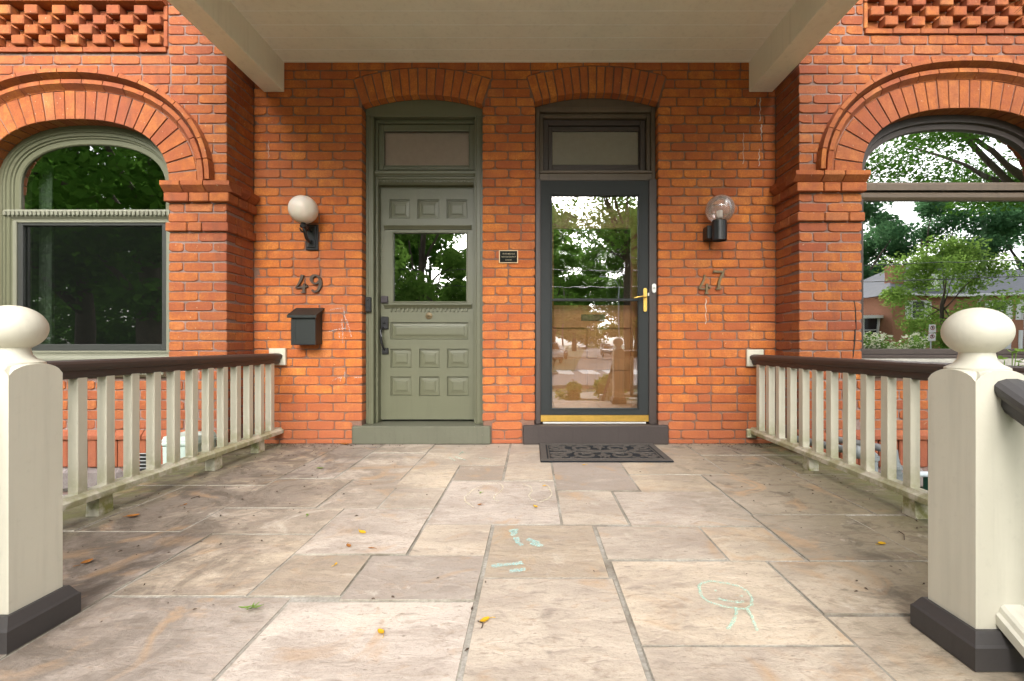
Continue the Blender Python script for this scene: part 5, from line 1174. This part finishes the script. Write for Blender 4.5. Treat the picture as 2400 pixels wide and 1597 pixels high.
for q_, (x_, r_, l_) in enumerate(((-21, 6.0, 'dense low branched tree behind the gap between the vans'), (-30, 6.5, 'dense low branched tree behind the second van'), (-41, 7.5, 'dense tree at the far left behind the vans'), (-8.5, 4.6, 'dense tree closing the view left of the side road'))):
    tree(x_, -31 - q_, 12, r_, l_, 'leaf_dark', 6500, .30, 60 + q_, .3, .02, .8, 34)
# straight ahead: both sides of the side road
tree(0.2, -38, 15, 4.6, 'tall tree at the left corner of the side road', 'leaf', 14000, .24, 21, .3, .2)
tree(3.0, -62, 18, 6.0, 'big tree halfway down the left side of the side road', 'leaf', 14000, .28, 22, .35, .14)
tree(12.6, -51, 16, 5.0, 'tall tree behind the street lamp on the right of the side road', 'leaf', 14000, .24, 23, .3, .16)
tree(15.0, -62, 21, 6.5, 'big tree halfway down the right side of the side road', 'leaf', 14000, .29, 24, .35, .12)
tree(9.5, -100, 25, 8.0, 'distant tree left of the road end', 'leaf', 14000, .42, 25, .4, .12); tree(30, -110, 20, 9.0, 'distant tree right of the road end', 'leaf', 6000, .42, 26, .4, .12); tree(20, -165, 26, 15, 'wide distant tree closing the end of the side road', 'leaf', 11000, .7, 27, .4, .05)
tree(6.0, -9.5, 9.5, 3.0, 'garden tree with overhanging branches to the right of the path', 'leaf', 11000, .085, 28, .16, .48)
tree(3.3, -11.7, 9.4, 3.9, 'leafy street tree before the path with branches above the walk', 'leaf', 16000, .085, 29, .13, .46)
# right: trees round the house opposite
tree(27.0, -26.5, 8.4, 3.4, 'bright green honey locust before the brick house opposite', 'leaf_light', 13000, .12, 31, .12, .14, .8, 34)
tree(39, -53, 20, 7.0, 'huge blue green tree behind the house opposite', 'blue_green', 16000, .30, 32, .5, .15); tree(50, -55, 21, 7.5, 'tall blue green tree behind the roof of the house opposite', 'blue_green', 16000, .28, 33, .4, .12)
tree(58, -50, 19, 7.5, 'large dark tree right of the house opposite', 'blue_green', 15000, .29, 34, .5, .2); tree(17.6, -12.5, 13, 5.6, 'spreading dark tree at the right of the front gardens', 'leaf_dark', 24000, .085, 35, .3, .52, .5)
tree(60, -40, 18, 8.0, 'dark tree at the far right of the street', 'leaf_dark', 6000, .4, 36, .5, .15); tree(-42, -32, 17, 8.0, 'dark tree at the far left of the street', 'leaf_dark', 6000, .4, 37, .5, .12)
# shrubs
def shrub(x, y, h, r, label, leafm, n, size, seed, extra=None, cat='shrub', z=GZ, name='garden_shrub'):
    g = random.Random(seed); root = empty(name, (x, y, z), label, cat, 'shrubs'); C = []; RR = []
    for i in range(12):
        a = g.uniform(0, 6.28); q = r * g.uniform(0, .65); C.append((q * math.cos(a), q * math.sin(a), h * g.uniform(.3, .78))); RR.append(r * g.uniform(.3, .5))
    me = leaf_cloud(C, RR, n, size, seed, .9); me.materials.append(M[leafm]); o = bpy.data.objects.new('foliage', me); col.objects.link(o); o.parent = root
    m = MB()
    for c in C[:7]: m.tube([(0, 0, -.02), (c[0] * .4, c[1] * .4, c[2] * .5), c], [.014, .01, .005], 5)
    o = bpy.data.objects.new('stems', mesh_of(m, 'stems')); o.data.materials.append(M['bark']); col.objects.link(o); o.parent = root
    if extra:
        me = leaf_cloud([(c[0], c[1], c[2] + .02) for c in C], [q * 1.08 for q in RR], extra[1], extra[2], seed + 5, .9); me.materials.append(extra[0]); o = bpy.data.objects.new('blossom', me); col.objects.link(o); o.parent = root
    return root
blossom = mat_leaf('white_blossom', (.70, .70, .48), (.85, .82, .70), .2)
shrub(1.95, -7.8, .95, .55, 'yellow green shrub by the path mirrored in the storm door', 'leaf_light', 1800, .05, 41); shrub(.95, -6.9, .75, .42, 'low flowering plant by the path mirrored in the storm door', 'leaf_light', 1500, .04, 42, (mat_leaf('dark_seed_heads', (.05, .03, .03), (.12, .05, .06)), 60, .03))
shrub(20.4, -22.6, 2.3, 1.9, 'white flowering hydrangea by the street sign opposite', 'leaf', 3000, .10, 43, (blossom, 1600, .11)); shrub(19.0, -26.4, 1.8, 1.5, 'round green shrub before the sunroom opposite', 'leaf', 2500, .10, 44); shrub(25.5, -23.6, 1.4, 1.6, 'low green hedge bush right of the street sign', 'leaf_dark', 2000, .10, 45)
shrub(-11.5, -24.0, 2.2, 1.8, 'round light green bush across the street on the left', 'leaf_light', 2500, .10, 46)

# ------------------------------------------------------------------ cars
CARG = mat_plain('car_glass', (.02, .025, .03), .08, 0, .1); TYRE = mat_plain('tyre', (.02, .02, .02), .85); RIM = mat_plain('wheel_rim', (.45, .45, .46), .35, .7)
HL = mat_plain('headlight', (.75, .75, .72), .15); TL = mat_plain('tail_light', (.35, .02, .02), .2)
def car(x, y, rot, kind, c, label):
    """kind: profile of lower body and cabin in (along, z); built along +x, front at +x"""
    K = {'suv': (4.6, 1.85, [(-2.3, .42), (-2.3, .95), (-2.2, 1.08), (.95, 1.08), (2.05, .98), (2.3, .80), (2.3, .40)], [(-2.22, 1.07), (-1.95, 1.66), (.1, 1.70), (.95, 1.08)], .36),
         'sedan': (4.5, 1.78, [(-2.25, .38), (-2.25, .85), (-2.1, .98), (-1.5, 1.0), (1.0, .98), (2.05, .84), (2.25, .68), (2.25, .36)], [(-1.75, .99), (-1.0, 1.42), (.15, 1.44), (1.05, .97)], .32),
         'van': (5.9, 2.0, [(-2.95, .45), (-2.95, 1.35), (1.9, 1.35), (2.75, 1.05), (2.95, .85), (2.95, .42)], [(-2.93, 1.34), (-2.85, 2.55), (.7, 2.6), (1.25, 2.35), (1.95, 1.34)], .36)}[kind]
    L, W, low, cab, wr = K; paint = mat_plain('car_paint', c, .22, .1, .08); root = empty('parked_' + ('van' if kind == 'van' else 'car'), (0, 0, 0), label, 'van' if kind == 'van' else 'car', 'vehicles parked along the street'); h = W / 2
    m = MB(); n = len(low)
    P = [(p[0], -h, p[1]) for p in low] + [(p[0], h, p[1]) for p in low]; P = [(q[0], q[1] * (.93 if q[2] < .6 or abs(q[0]) > L * .49 else 1.0), q[2]) for q in P]
    m.poly(P, [tuple(range(n)), tuple(range(2 * n - 1, n - 1, -1))] + [(i, n + i, n + (i + 1) % n, (i + 1) % n) for i in range(n)]); obj('body', m, paint, root)
    m = MB(); n = len(cab); t = .84 if kind != 'van' else .93; P = [(p[0], -h * (t if p[1] > 1.2 else .985), p[1]) for p in cab] + [(p[0], h * (t if p[1] > 1.2 else .985), p[1]) for p in cab]
    m.poly(P, [tuple(range(n)), tuple(range(2 * n - 1, n - 1, -1))] + [(i, n + i, n + (i + 1) % n, (i + 1) % n) for i in range(n)]); obj('cabin', m, paint, root)
    zb, zt = cab[0][1] + .06, max(p[1] for p in cab) - .10
    def q_at(z, front):
        seg = [(cab[i], cab[i + 1]) for i in range(len(cab) - 1)]; s2 = seg[-1] if front else seg[0]; (a, b), (c2, d2) = s2; return a + (c2 - a) * (z - b) / (d2 - b)
    for s_ in (1, -1):
        f0 = q_at(zb, False) + .12 if kind != 'van' else .85; e0 = f0 + .25 if kind != 'van' else .85
        fb, ft = q_at(zb, True) - .12, (q_at(zt, True) if kind != 'van' else .95) - .12
        hb, ht = h * .985 + .012, h * t + (h * .145 * .1 if kind != 'van' else 0) + .03; zt2 = zt if kind != 'van' else 2.25
        m = MB(); m.poly([(f0, s_ * hb, zb), (fb, s_ * hb, zb), (ft, s_ * ht, zt2), (e0, s_ * ht, zt2)], [(0, 1, 2, 3)]); obj('side_window', m, CARG, root, recalc=False)
    for front in (True, False):
        if kind == 'van' and not front: continue
        zt2 = zt + .04 if kind != 'van' else 2.28; a, b = q_at(zb, front), q_at(zt2, front); o_ = .02 if front else -.02; m = MB(); m.poly([(a + o_, -h * .86, zb), (a + o_, h * .86, zb), (b + o_, h * .74, zt2), (b + o_, -h * .74, zt2)], [(0, 1, 2, 3)]); obj('windscreen' if front else 'rear_window', m, CARG, root, recalc=False)
    for sx in (-.31, .31):
        for s_ in (1, -1):
            m = MB(); m.lathe((sx * L, s_ * (h - .10), wr), [(wr * .62, -.11 * 1), (wr, -.09), (wr, .09), (wr * .62, .11)], 24, 'y'); wo = obj('wheel', m, TYRE, root, smooth=True, auto=True)
            m = MB(); m.lathe((sx * L, s_ * (h - .10) + s_ * .112, wr), [(.001, .004), (wr * .6, .0), (wr * .6, -.01)], 20, 'y'); obj('rim', m, RIM, wo)
    for s_ in (1, -1):
        m = MB(); m.cbox(L / 2 - .06, L / 2 + .012, s_ * h * .55, s_ * h * .86, .66, .80, .02); obj('headlight', m, HL, root); m = MB(); m.cbox(-L / 2 - .012, -L / 2 + .05, s_ * h * .70, s_ * h * .90, .72, .92, .02); obj('tail_light', m, TL, root)
        m = MB(); m.cbox(cab[-1][0] - .25, cab[-1][0] - .05, s_ * (h + .02), s_ * (h + .20), 1.05, 1.20, .03); obj('mirror', m, paint, root)
    m = MB(); m.cbox(L / 2 - .04, L / 2 + .02, -h * .9, h * .9, .36, .52, .03); m.cbox(-L / 2 - .02, -L / 2 + .04, -h * .9, h * .9, .38, .56, .03); obj('bumper', m, mat_plain('bumper', (.06, .06, .06), .6), root)
    m = MB(); m.cbox(L / 2 - .02, L / 2 + .022, -.26, .26, .56, .66, .005); obj('licence_plate', m, M['white'], root)
    root.location = (x, y, GZ + .012); root.rotation_euler = (0, 0, R(rot)); return root
car(1.4, -36.0, 80, 'suv', (.62, .63, .65), 'white sport utility car at the left kerb of the side road'); car(10.3, -58, 98, 'sedan', (.55, .55, .56), 'silver sedan at the right kerb, nearer of two'); car(11.2, -66, 98, 'suv', (.60, .60, .60), 'pale car parked behind the silver sedan'); car(13.2, -118, 85, 'sedan', (.6, .6, .6), 'far white car at the bend of the side road')
car(-28.0, -18.7, 0, 'van', (.62, .62, .66), 'white panel van nearer to the house at the far kerb'); car(-35.5, -18.7, 0, 'van', (.58, .58, .64), 'white panel van parked behind the first van'); car(2.6, -46, 80, 'sedan', (.10, .10, .12), 'dark car parked behind the white utility car')

# ------------------------------------------------------------------ poles, lamp, wires, sign
POLE = mat_plain('weathered_pole', (.24, .20, .165), .9, 0, .5, 3); STEEL = mat_plain('galvanised_steel', (.45, .46, .47), .5, .3)
m = MB(); m.tube([(0, 0, -.2), (0, 0, 6), (.05, 0, 12.5)], [.17, .15, .11], 12); r = empty('utility_pole', (10.9, -47, GZ), 'tall weathered utility pole beside the street lamp', 'utility pole')
o = bpy.data.objects.new('shaft', mesh_of(m, 'shaft', smooth=True)); o.data.materials.append(POLE); col.objects.link(o); o.parent = r
m = MB(); m.cbox(-1.1, 1.1, -.06, .06, 11.2, 11.35, .01); o = bpy.data.objects.new('crossarm', mesh_of(m, 'crossarm')); o.data.materials.append(POLE); col.objects.link(o); o.parent = r
r = empty('street_lamp', (9.9, -48, GZ), 'grey street lamp with curved arm over the side road', 'street lamp')
m = MB(); m.tube([(0, 0, -.1), (0, 0, 4), (0, 0, 8.3)], [.11, .09, .07], 12); o = bpy.data.objects.new('mast', mesh_of(m, 'mast', smooth=True)); o.data.materials.append(STEEL); col.objects.link(o); o.parent = r
m = MB(); m.tube([(0, 0, 8.2), (-.3, 0, 8.7), (-.9, 0, 9.15), (-1.6, 0, 9.35)], [.05, .05, .045, .04], 8); o = bpy.data.objects.new('arm', mesh_of(m, 'arm', smooth=True)); o.data.materials.append(STEEL); col.objects.link(o); o.parent = r
m = MB(); m.cbox(-2.25, -1.55, -.12, .12, 9.27, 9.42, .04); o = bpy.data.objects.new('lamp_head', mesh_of(m, 'head')); o.data.materials.append(STEEL); col.objects.link(o); o.parent = r
r = empty('utility_pole', (4.0, -55, GZ), 'slim wooden pole on the left of the side road', 'utility pole'); m = MB(); m.tube([(0, 0, -.2), (0, 0, 9)], [.12, .09], 10); o = bpy.data.objects.new('shaft', mesh_of(m, 'shaft')); o.data.materials.append(POLE); col.objects.link(o); o.parent = r
r = empty('utility_pole', (-46, -21.4, GZ), 'utility pole far left along the street', 'utility pole'); m = MB(); m.tube([(0, 0, -.2), (0, 0, 11)], [.15, .11], 10); o = bpy.data.objects.new('shaft', mesh_of(m, 'shaft')); o.data.materials.append(POLE); col.objects.link(o); o.parent = r
r = empty('utility_pole', (48, -21.4, GZ), 'utility pole far right along the street', 'utility pole'); m = MB(); m.tube([(0, 0, -.2), (0, 0, 11)], [.15, .11], 10); o = bpy.data.objects.new('shaft', mesh_of(m, 'shaft')); o.data.materials.append(POLE); col.objects.link(o); o.parent = r
for k, z in enumerate((6.1, 7.0)):
    m = MB(); m.tube([(-46 + 94 * i / 24, -21.4, GZ + z + 2.2 * ((i / 12) - 1) ** 2 - 1.0 + (i / 24) * -.6) for i in range(25)], .022, 5); tag(obj('overhead_wire', m, M['black'], origin=(0, -21.4, 6)), ('lower' if k == 0 else 'upper') + ' of the two overhead wires along the street', 'wire', 'overhead wires')
r = empty('parking_sign', (21.0, -20.6, GZ), 'white no parking sign on a post before the hydrangea', 'sign')
m = MB(); m.tube([(21.0, -20.6, GZ), (21.0, -20.6, GZ + 2.6)], .03, 8); obj('post', m, STEEL, r)
for k in range(2):
    z = GZ + 1.75 + k * .45; m = MB(); m.cbox(20.82, 21.18, -20.56, -20.54, z, z + .40, .01); pl = obj('plate', m, M['white'], r)
    m = MB(); m.ribbon([(21.0 + .10 * math.cos(t * math.pi / 12), z + .24 + .10 * math.sin(t * math.pi / 12)) for t in range(25)], .028, 'xz', -20.538, -20.534); obj('red_ring', m, TL, pl); m = MB(); m.ribbon([(20.93, z + .31), (21.07, z + .17)], .026, 'xz', -20.537, -20.533); obj('red_bar', m, TL, pl); m = MB(); m.box(20.97, 21.0, -20.5345, -20.532, z + .17, z + .31); m.box(21.0, 21.035, -20.5345, -20.532, z + .24, z + .31); obj('letter', m, M['black'], pl)

# ------------------------------------------------------------------ house opposite (two storeys, dormer, sunroom)
HB = mat_plain('far_brick', (.42, .19, .11), .9, 0, .35, 9); HW = mat_plain('far_white_trim', (.82, .82, .80), .6, 0, .1); HR = mat_plain('slate_roof', (.17, .18, .20), .85, 0, .4, 3); HG = mat_plain('far_window_glass', (.03, .035, .04), .1)
hs_ = empty('brick_house', (40, -38, GZ), 'red brick house opposite with slate roof, white dormer and shutters', 'house')
def part(name, mb, mat, parent=hs_): return obj(name, mb, mat, parent)
hx0, hx1, hy0, hy1, he = 29.5, 52.0, -44.0, -34.0, 4.9
m = MB(); m.box(hx0, hx1, hy0, hy1, GZ, he); part('wall', m, HB)
m = MB(); e = .5; ym_ = (hy0 + hy1) / 2; zr = he + 2.9
m.poly([(hx0 - e, hy0 - e, he), (hx1 + e, hy0 - e, he), (hx1 + e, hy1 + e, he), (hx0 - e, hy1 + e, he), (hx0 + 3.5, ym_, zr), (hx1 - 3.5, ym_, zr)], [(0, 1, 5, 4), (1, 2, 5), (2, 3, 4, 5), (3, 0, 4), (0, 3, 2, 1)]); rf = part('roof', m, HR)
m = MB(); m.cbox(hx0 + 1.2, hx0 + 2.4, ym_ + 2.5, ym_ + 3.5, he - .5, zr - .2, .03); obj('chimney', m, HB, rf)
m = MB(); m.cbox(hx0 - e, hx1 + e, hy1 + e - .02, hy1 + e + .12, he - .12, he + .06, .03); part('gutter', m, HW)
m = MB(); m.tube([(36.6, hy1 + .5, he - .05), (36.6, hy1 + .2, he - .5), (36.6, hy1 + .1, he - .9), (36.6, hy1 + .1, GZ + .1)], .07, 8); part('downspout', m, HW)
def win(x, z, w_, h_, parent=hs_, y=hy1, shutters=True):
    m = MB(); rect_frame(m, x - w_ / 2, x + w_ / 2, z, z + h_, .10, .10, .12, .10, y + .002, y + .10); m.cbox(x - w_ / 2 + .1, x + w_ / 2 - .1, y + .03, y + .08, z + h_ / 2 - .04, z + h_ / 2 + .04, .01); f = obj('window', m, HW, parent)
    m = MB(); m.box(x - w_ / 2 + .1, x + w_ / 2 - .1, y + .01, y + .04, z + .12, z + h_ - .1); obj('pane', m, HG, f if parent is hs_ else f)
    if shutters:
        for s_ in (1, -1):
            m = MB(); cx = x + s_ * (w_ / 2 + .26); m.cbox(cx - .24, cx + .24, y + .002, y + .06, z, z + h_, .02)
            for q in range(2): m.cbox(cx - .17, cx + .17, y + .055, y + .075, z + .12 + q * h_ / 2, z + h_ / 2 - .08 + q * h_ / 2, .02)
            obj('shutter', m, HW, parent)
for x in (31.6, 38.3, 40.7, 45): win(x, 2.85, 1.1, 1.6)
for x in (31.6, 34.6, 38.3, 41, 45): win(x, .2, 1.2, 1.7, shutters=x > 38)
m = MB(); dx = 32.9; m.prism([(dx - 1.1, he + .2), (dx + 1.1, he + .2), (dx + 1.1, he + 1.9), (dx, he + 2.7), (dx - 1.1, he + 1.9)], 'y', hy1 - 3.0, hy1 - .7); dm = part('dormer', m, HW)
m = MB(); m.prism([(dx - 1.35, he + 1.75), (dx, he + 2.72), (dx + 1.35, he + 1.75), (dx + 1.35, he + 1.9), (dx, he + 2.9), (dx - 1.35, he + 1.9)], 'y', hy1 - 3.1, hy1 - .5); obj('dormer_roof', m, HR, dm)
m = MB(); m.box(dx - .45, dx + .45, hy1 - .71, hy1 - .66, he + .55, he + 1.75); obj('dormer_pane', m, HG, dm)
sr = empty('sunroom', (26, -37, GZ), 'white glazed sunroom on the left side of the brick house', 'sunroom')
m = MB(); m.box(24.4, 29.49, -41, -35.2, GZ, 1.2); obj('dado', m, HW, sr)
for i in range(5):
    x = 24.4 + i * 1.22; m = MB(); m.cbox(x, x + .18, -35.4, -35.19, 1.2, 3.0, .02); obj('mullion', m, HW, sr)
for i in range(4):
    x = 24.58 + i * 1.22; m = MB(); m.box(x, x + 1.03, -35.33, -35.27, 1.21, 2.99); pn = obj('pane', m, HG, sr); m = MB(); m.cbox(x, x + 1.03, -35.36, -35.24, 2.05, 2.13, .01); obj('glazing_bar', m, HW, pn)
m = MB(); m.box(24.4, 29.49, -41, -35.41, 1.2, 3.0); obj('side_wall', m, HW, sr)
m = MB(); m.prism([(-41.3, 3.0), (-34.9, 3.0), (-34.9, 3.25), (-41.3, 3.6)], 'x', 24.0, 29.49); obj('roof', m, HW, sr)

# ------------------------------------------------------------------ things beside the porch, seen between the balusters
MINT = mat_plain('pale_mint_plastic', (.44, .53, .48), .45, 0, .15)
r = empty('recycling_bin', (-2.445, -.52, GZ), 'pale mint plastic bin beyond the left railing', 'bin')
bx, by, s_ = -2.445, -.52, .205
def taper(m, x0, x1, y0, y1, z0, z1, k): 
    cx, cy = (x0 + x1) / 2, (y0 + y1) / 2; q = lambda x, y, f: (cx + (x - cx) * f, cy + (y - cy) * f)
    P = [(*q(x, y, k), z0) for x, y in ((x0, y0), (x1, y0), (x1, y1), (x0, y1))] + [(x, y, z1) for x, y in ((x0, y0), (x1, y0), (x1, y1), (x0, y1))]; m.poly(P, [(3, 2, 1, 0), (4, 5, 6, 7), (0, 1, 5, 4), (1, 2, 6, 5), (2, 3, 7, 6), (3, 0, 4, 7)])
zt_ = .165
m = MB(); taper(m, bx - .115, bx + .115, by - .10, by + .10, GZ, zt_ - .05, .9); obj('body', m, MINT, r)
m = MB(); m.cbox(bx - .125, bx + .125, by - .11, by + .11, zt_ - .05, zt_ - .012, .012); obj('rim', m, MINT, r)
m = MB(); taper(m, bx - .11, bx + .11, by - .095, by + .095, zt_ - .012, zt_ + .02, 1.1); obj('lid', m, MINT, r)
m = MB(); 
for k in range(3):
    a = R(90 + 120 * k); m.ribbon([(bx + .035 * math.cos(a + t), -.02 + .035 * math.sin(a + t)) for t in (0, .4, .8, 1.2)], [.012, .014, .022, .004], 'xz', by - .106 - .0005 * k, by - .095)
obj('recycling_mark', m, mat_plain('dark_green_print', (.01, .16, .07), .5), r)
r = empty('basement_vent', (-3.02, YB, -.3), 'black wire grille over the basement vent under the left window', 'vent'); vx0, vx1, vz0, vz1 = PX(332, YB - .02), PX(352, YB - .02), PZ(1112, YB - .02), PZ(1062, YB - .02)
m = MB(); m.box(vx0, vx1, YB - .036, YB - .02, vz0, vz1); obj('opening', m, M['black'], r); m = MB()
for i in range(7): z = vz0 + (vz1 - vz0) * i / 6; m.box(vx0, vx1, YB - .042, YB - .037, z - .0025, z + .0025)
obj('bars', m, STEEL, r)
# gas meter by the right bay
r = empty('gas_meter', (2.55, -.75, GZ), 'grey gas meter with pipes beyond the right railing', 'gas meter'); GP = mat_plain('grey_gas_paint', (.20, .22, .225), .5, .1, .3)
gy = -.72; P_ = lambda px, py: (PX(px, gy), gy, PZ(py, gy)); s_ = (gy - CY) / FPX
m = MB(); c = P_(2093, 1165); m.cbox(c[0] - .15, c[0] + .15, gy - .09, gy + .09, c[2] - .12, c[2] + .08, .03); m.cbox(c[0] - .13, c[0] + .13, gy - .075, gy + .075, c[2] + .081, c[2] + .115, .02); obj('body', m, GP, r, smooth=True, auto=True)
m = MB(); m.cbox(c[0] - .07, c[0] + .09, gy - .10, gy - .088, c[2] - .05, c[2] + .04, .006); obj('dial', m, M['white'], r)
a, b = P_(2101, 1060), P_(2101, 1100); m = MB(); m.tube([(a[0] - .16, YB - .02, a[2] + .01), (a[0] - .05, gy + .10, a[2] + .01), (a[0] - .02, gy, a[2]), (b[0], gy, b[2]), (b[0], gy, c[2] + .10)], [.024, .026, .030, .028, .028], 12)
for z in (b[2] + .015, b[2] - .03, c[2] + .13): m.lathe((b[0], gy, z), [(.036, -.012), (.036, .012)], 12)
a2 = P_(2046, 1066); m.tube([(a2[0], gy, c[2] + .10), (a2[0], gy, a2[2]), (a2[0] - .03, gy, a2[2] + .02), (a2[0] - .17, gy, a2[2] + .03), (a2[0] - .30, YB - .03, a2[2] + .03)], [.028, .028, .028, .026, .026], 12); m.lathe((a2[0], gy, a2[2] - .02), [(.038, -.014), (.038, .014)], 12)
m.tube([(a2[0] + .02, gy + .02, GZ), (a2[0] + .02, gy + .02, c[2] - .1)], .025, 10); obj('pipes', m, GP, r, smooth=True, auto=True)
m = MB(); q = P_(2010, 1060); m.lathe((q[0], gy, q[2]), [(.001, -.045), (.035, -.035), (.045, 0), (.035, .035), (.001, .045)], 18); obj('regulator', m, GP, r, smooth=True)
r = empty('garden_cart', (2.95, -1.05, GZ), 'dark green hose cart with grey bar beyond the right railing', 'hose cart'); DG = mat_plain('dark_green_plastic', (.006, .085, .055), .4); gy2 = -1.0
xa, xb, za = PX(2155, gy2), PX(2240, gy2), PZ(1112, gy2)
m = MB(); m.cbox(PX(2170, gy2) - .0, PX(2178, gy2) + .02, gy2 - .03, gy2 + .03, GZ, za - .012, .01); m.cbox(xb - .05, xb, gy2 - .03, gy2 + .03, GZ, za - .012, .01); obj('post', m, DG, r)
m = MB(); m.tube([(xa - .02, gy2, za), (xb + .03, gy2, za)], .017, 12); obj('bar', m, mat_plain('grey_bar', (.42, .47, .50), .4), r)
for k in range(5):
    m = MB(); xx = xa + .05 + k * .028; rr = .13 + .008 * (k % 2); zc_ = za - .24; m.tube([(xx, gy2 + .03 + rr * math.cos(t * math.pi / 10), zc_ + rr * math.sin(t * math.pi / 10)) for t in range(21)], .013, 8); obj('hose_loop', m, DG, r, smooth=True)
# vine on the right sill
r = empty('vine', (2.93, YB - .08, GZ), 'bright green climbing vine shoots before the right window sill', 'vine'); m = MB(); lf = []
g = random.Random(5)
for k, (px, top) in enumerate(((2372, 828), (2388, 822), (2357, 845), (2392, 850))):
    yv = YB - .09; x0_ = PX(px, yv); zt2 = PZ(top, yv); pts = [(x0_ + g.uniform(-.02, .02) + .02 * math.sin(i), yv + g.uniform(-.01, .01), GZ + (zt2 - GZ) * i / 12) for i in range(13)]; m.tube(pts, .003, 5)
    for i in range(7, 13):
        for q in range(2): lf.append(Vector(pts[i]) + Vector((g.uniform(-.03, .03), g.uniform(-.03, .01), g.uniform(-.02, .02))))
obj('stems', m, M['leaf_light'], r)
for k, p in enumerate(lf):
    o = obj('vine_leaf', leaf_mesh(200 + k, .045, .028, .3), M['leaf_light'], smooth=True); o.parent = r; o.location = p - Vector(r.location); o.rotation_euler = (g.uniform(.3, 1.3), g.uniform(-.5, .5), g.uniform(0, 6.28))
# pine whose branch tip hangs into the top right corner
r = empty('pine_tree', (3.55, -2.3, GZ), 'dark pine whose needles hang into the top right corner', 'pine tree'); bs = Vector(r.location)
m = MB(); m.tube([(3.55, -2.3, GZ - .1), (3.58, -2.3, 2), (3.6, -2.32, 5.5)], [.12, .10, .04], 10); obj('trunk', m, M['bark'], r, smooth=True)
g = random.Random(9); V = []; F = []; br = MB()
for k in range(10):
    if k < 3: st_, en = Vector((3.58, -2.3, 2.9 + .14 * k)), Vector((2.31 + .10 * k, -1.66 + .07 * k, 2.44 + .10 * k))
    else: a = g.uniform(-1.2, 1.2); z = g.uniform(3.2, 5.2); st_ = Vector((3.59, -2.3, z)); en = st_ + Vector((math.cos(a) * g.uniform(.6, 1.1), math.sin(a) * .9, -.25))
    mid = (st_ + en) / 2 + Vector((0, 0, .12)); pts = [st_, mid, en]; br.tube(pts, [.022, .014, .006], 6)
    for i in range(300):
        t = g.uniform(.45, 1.0); p = (st_ * (1 - t) ** 2 + mid * 2 * t * (1 - t) + en * t * t); d = Vector((g.gauss(0, 1), g.gauss(0, 1), g.gauss(-.25, 1))).normalized() + (en - mid).normalized() * .9; d.normalize()
        q = p + d * g.uniform(.06, .11); s2 = d.cross(Vector((g.random(), g.random(), g.random()))).normalized() * .0016; o_ = len(V); V += [tuple(p - s2), tuple(p + s2), tuple(q + s2 * .3), tuple(q - s2 * .3)]; F.append((o_, o_ + 1, o_ + 2, o_ + 3))
obj('branches', br, M['bark'], r, smooth=True); mm = MB(); mm.v = V; mm.f = F; obj('needles', mm, M['needle'], r, recalc=False)
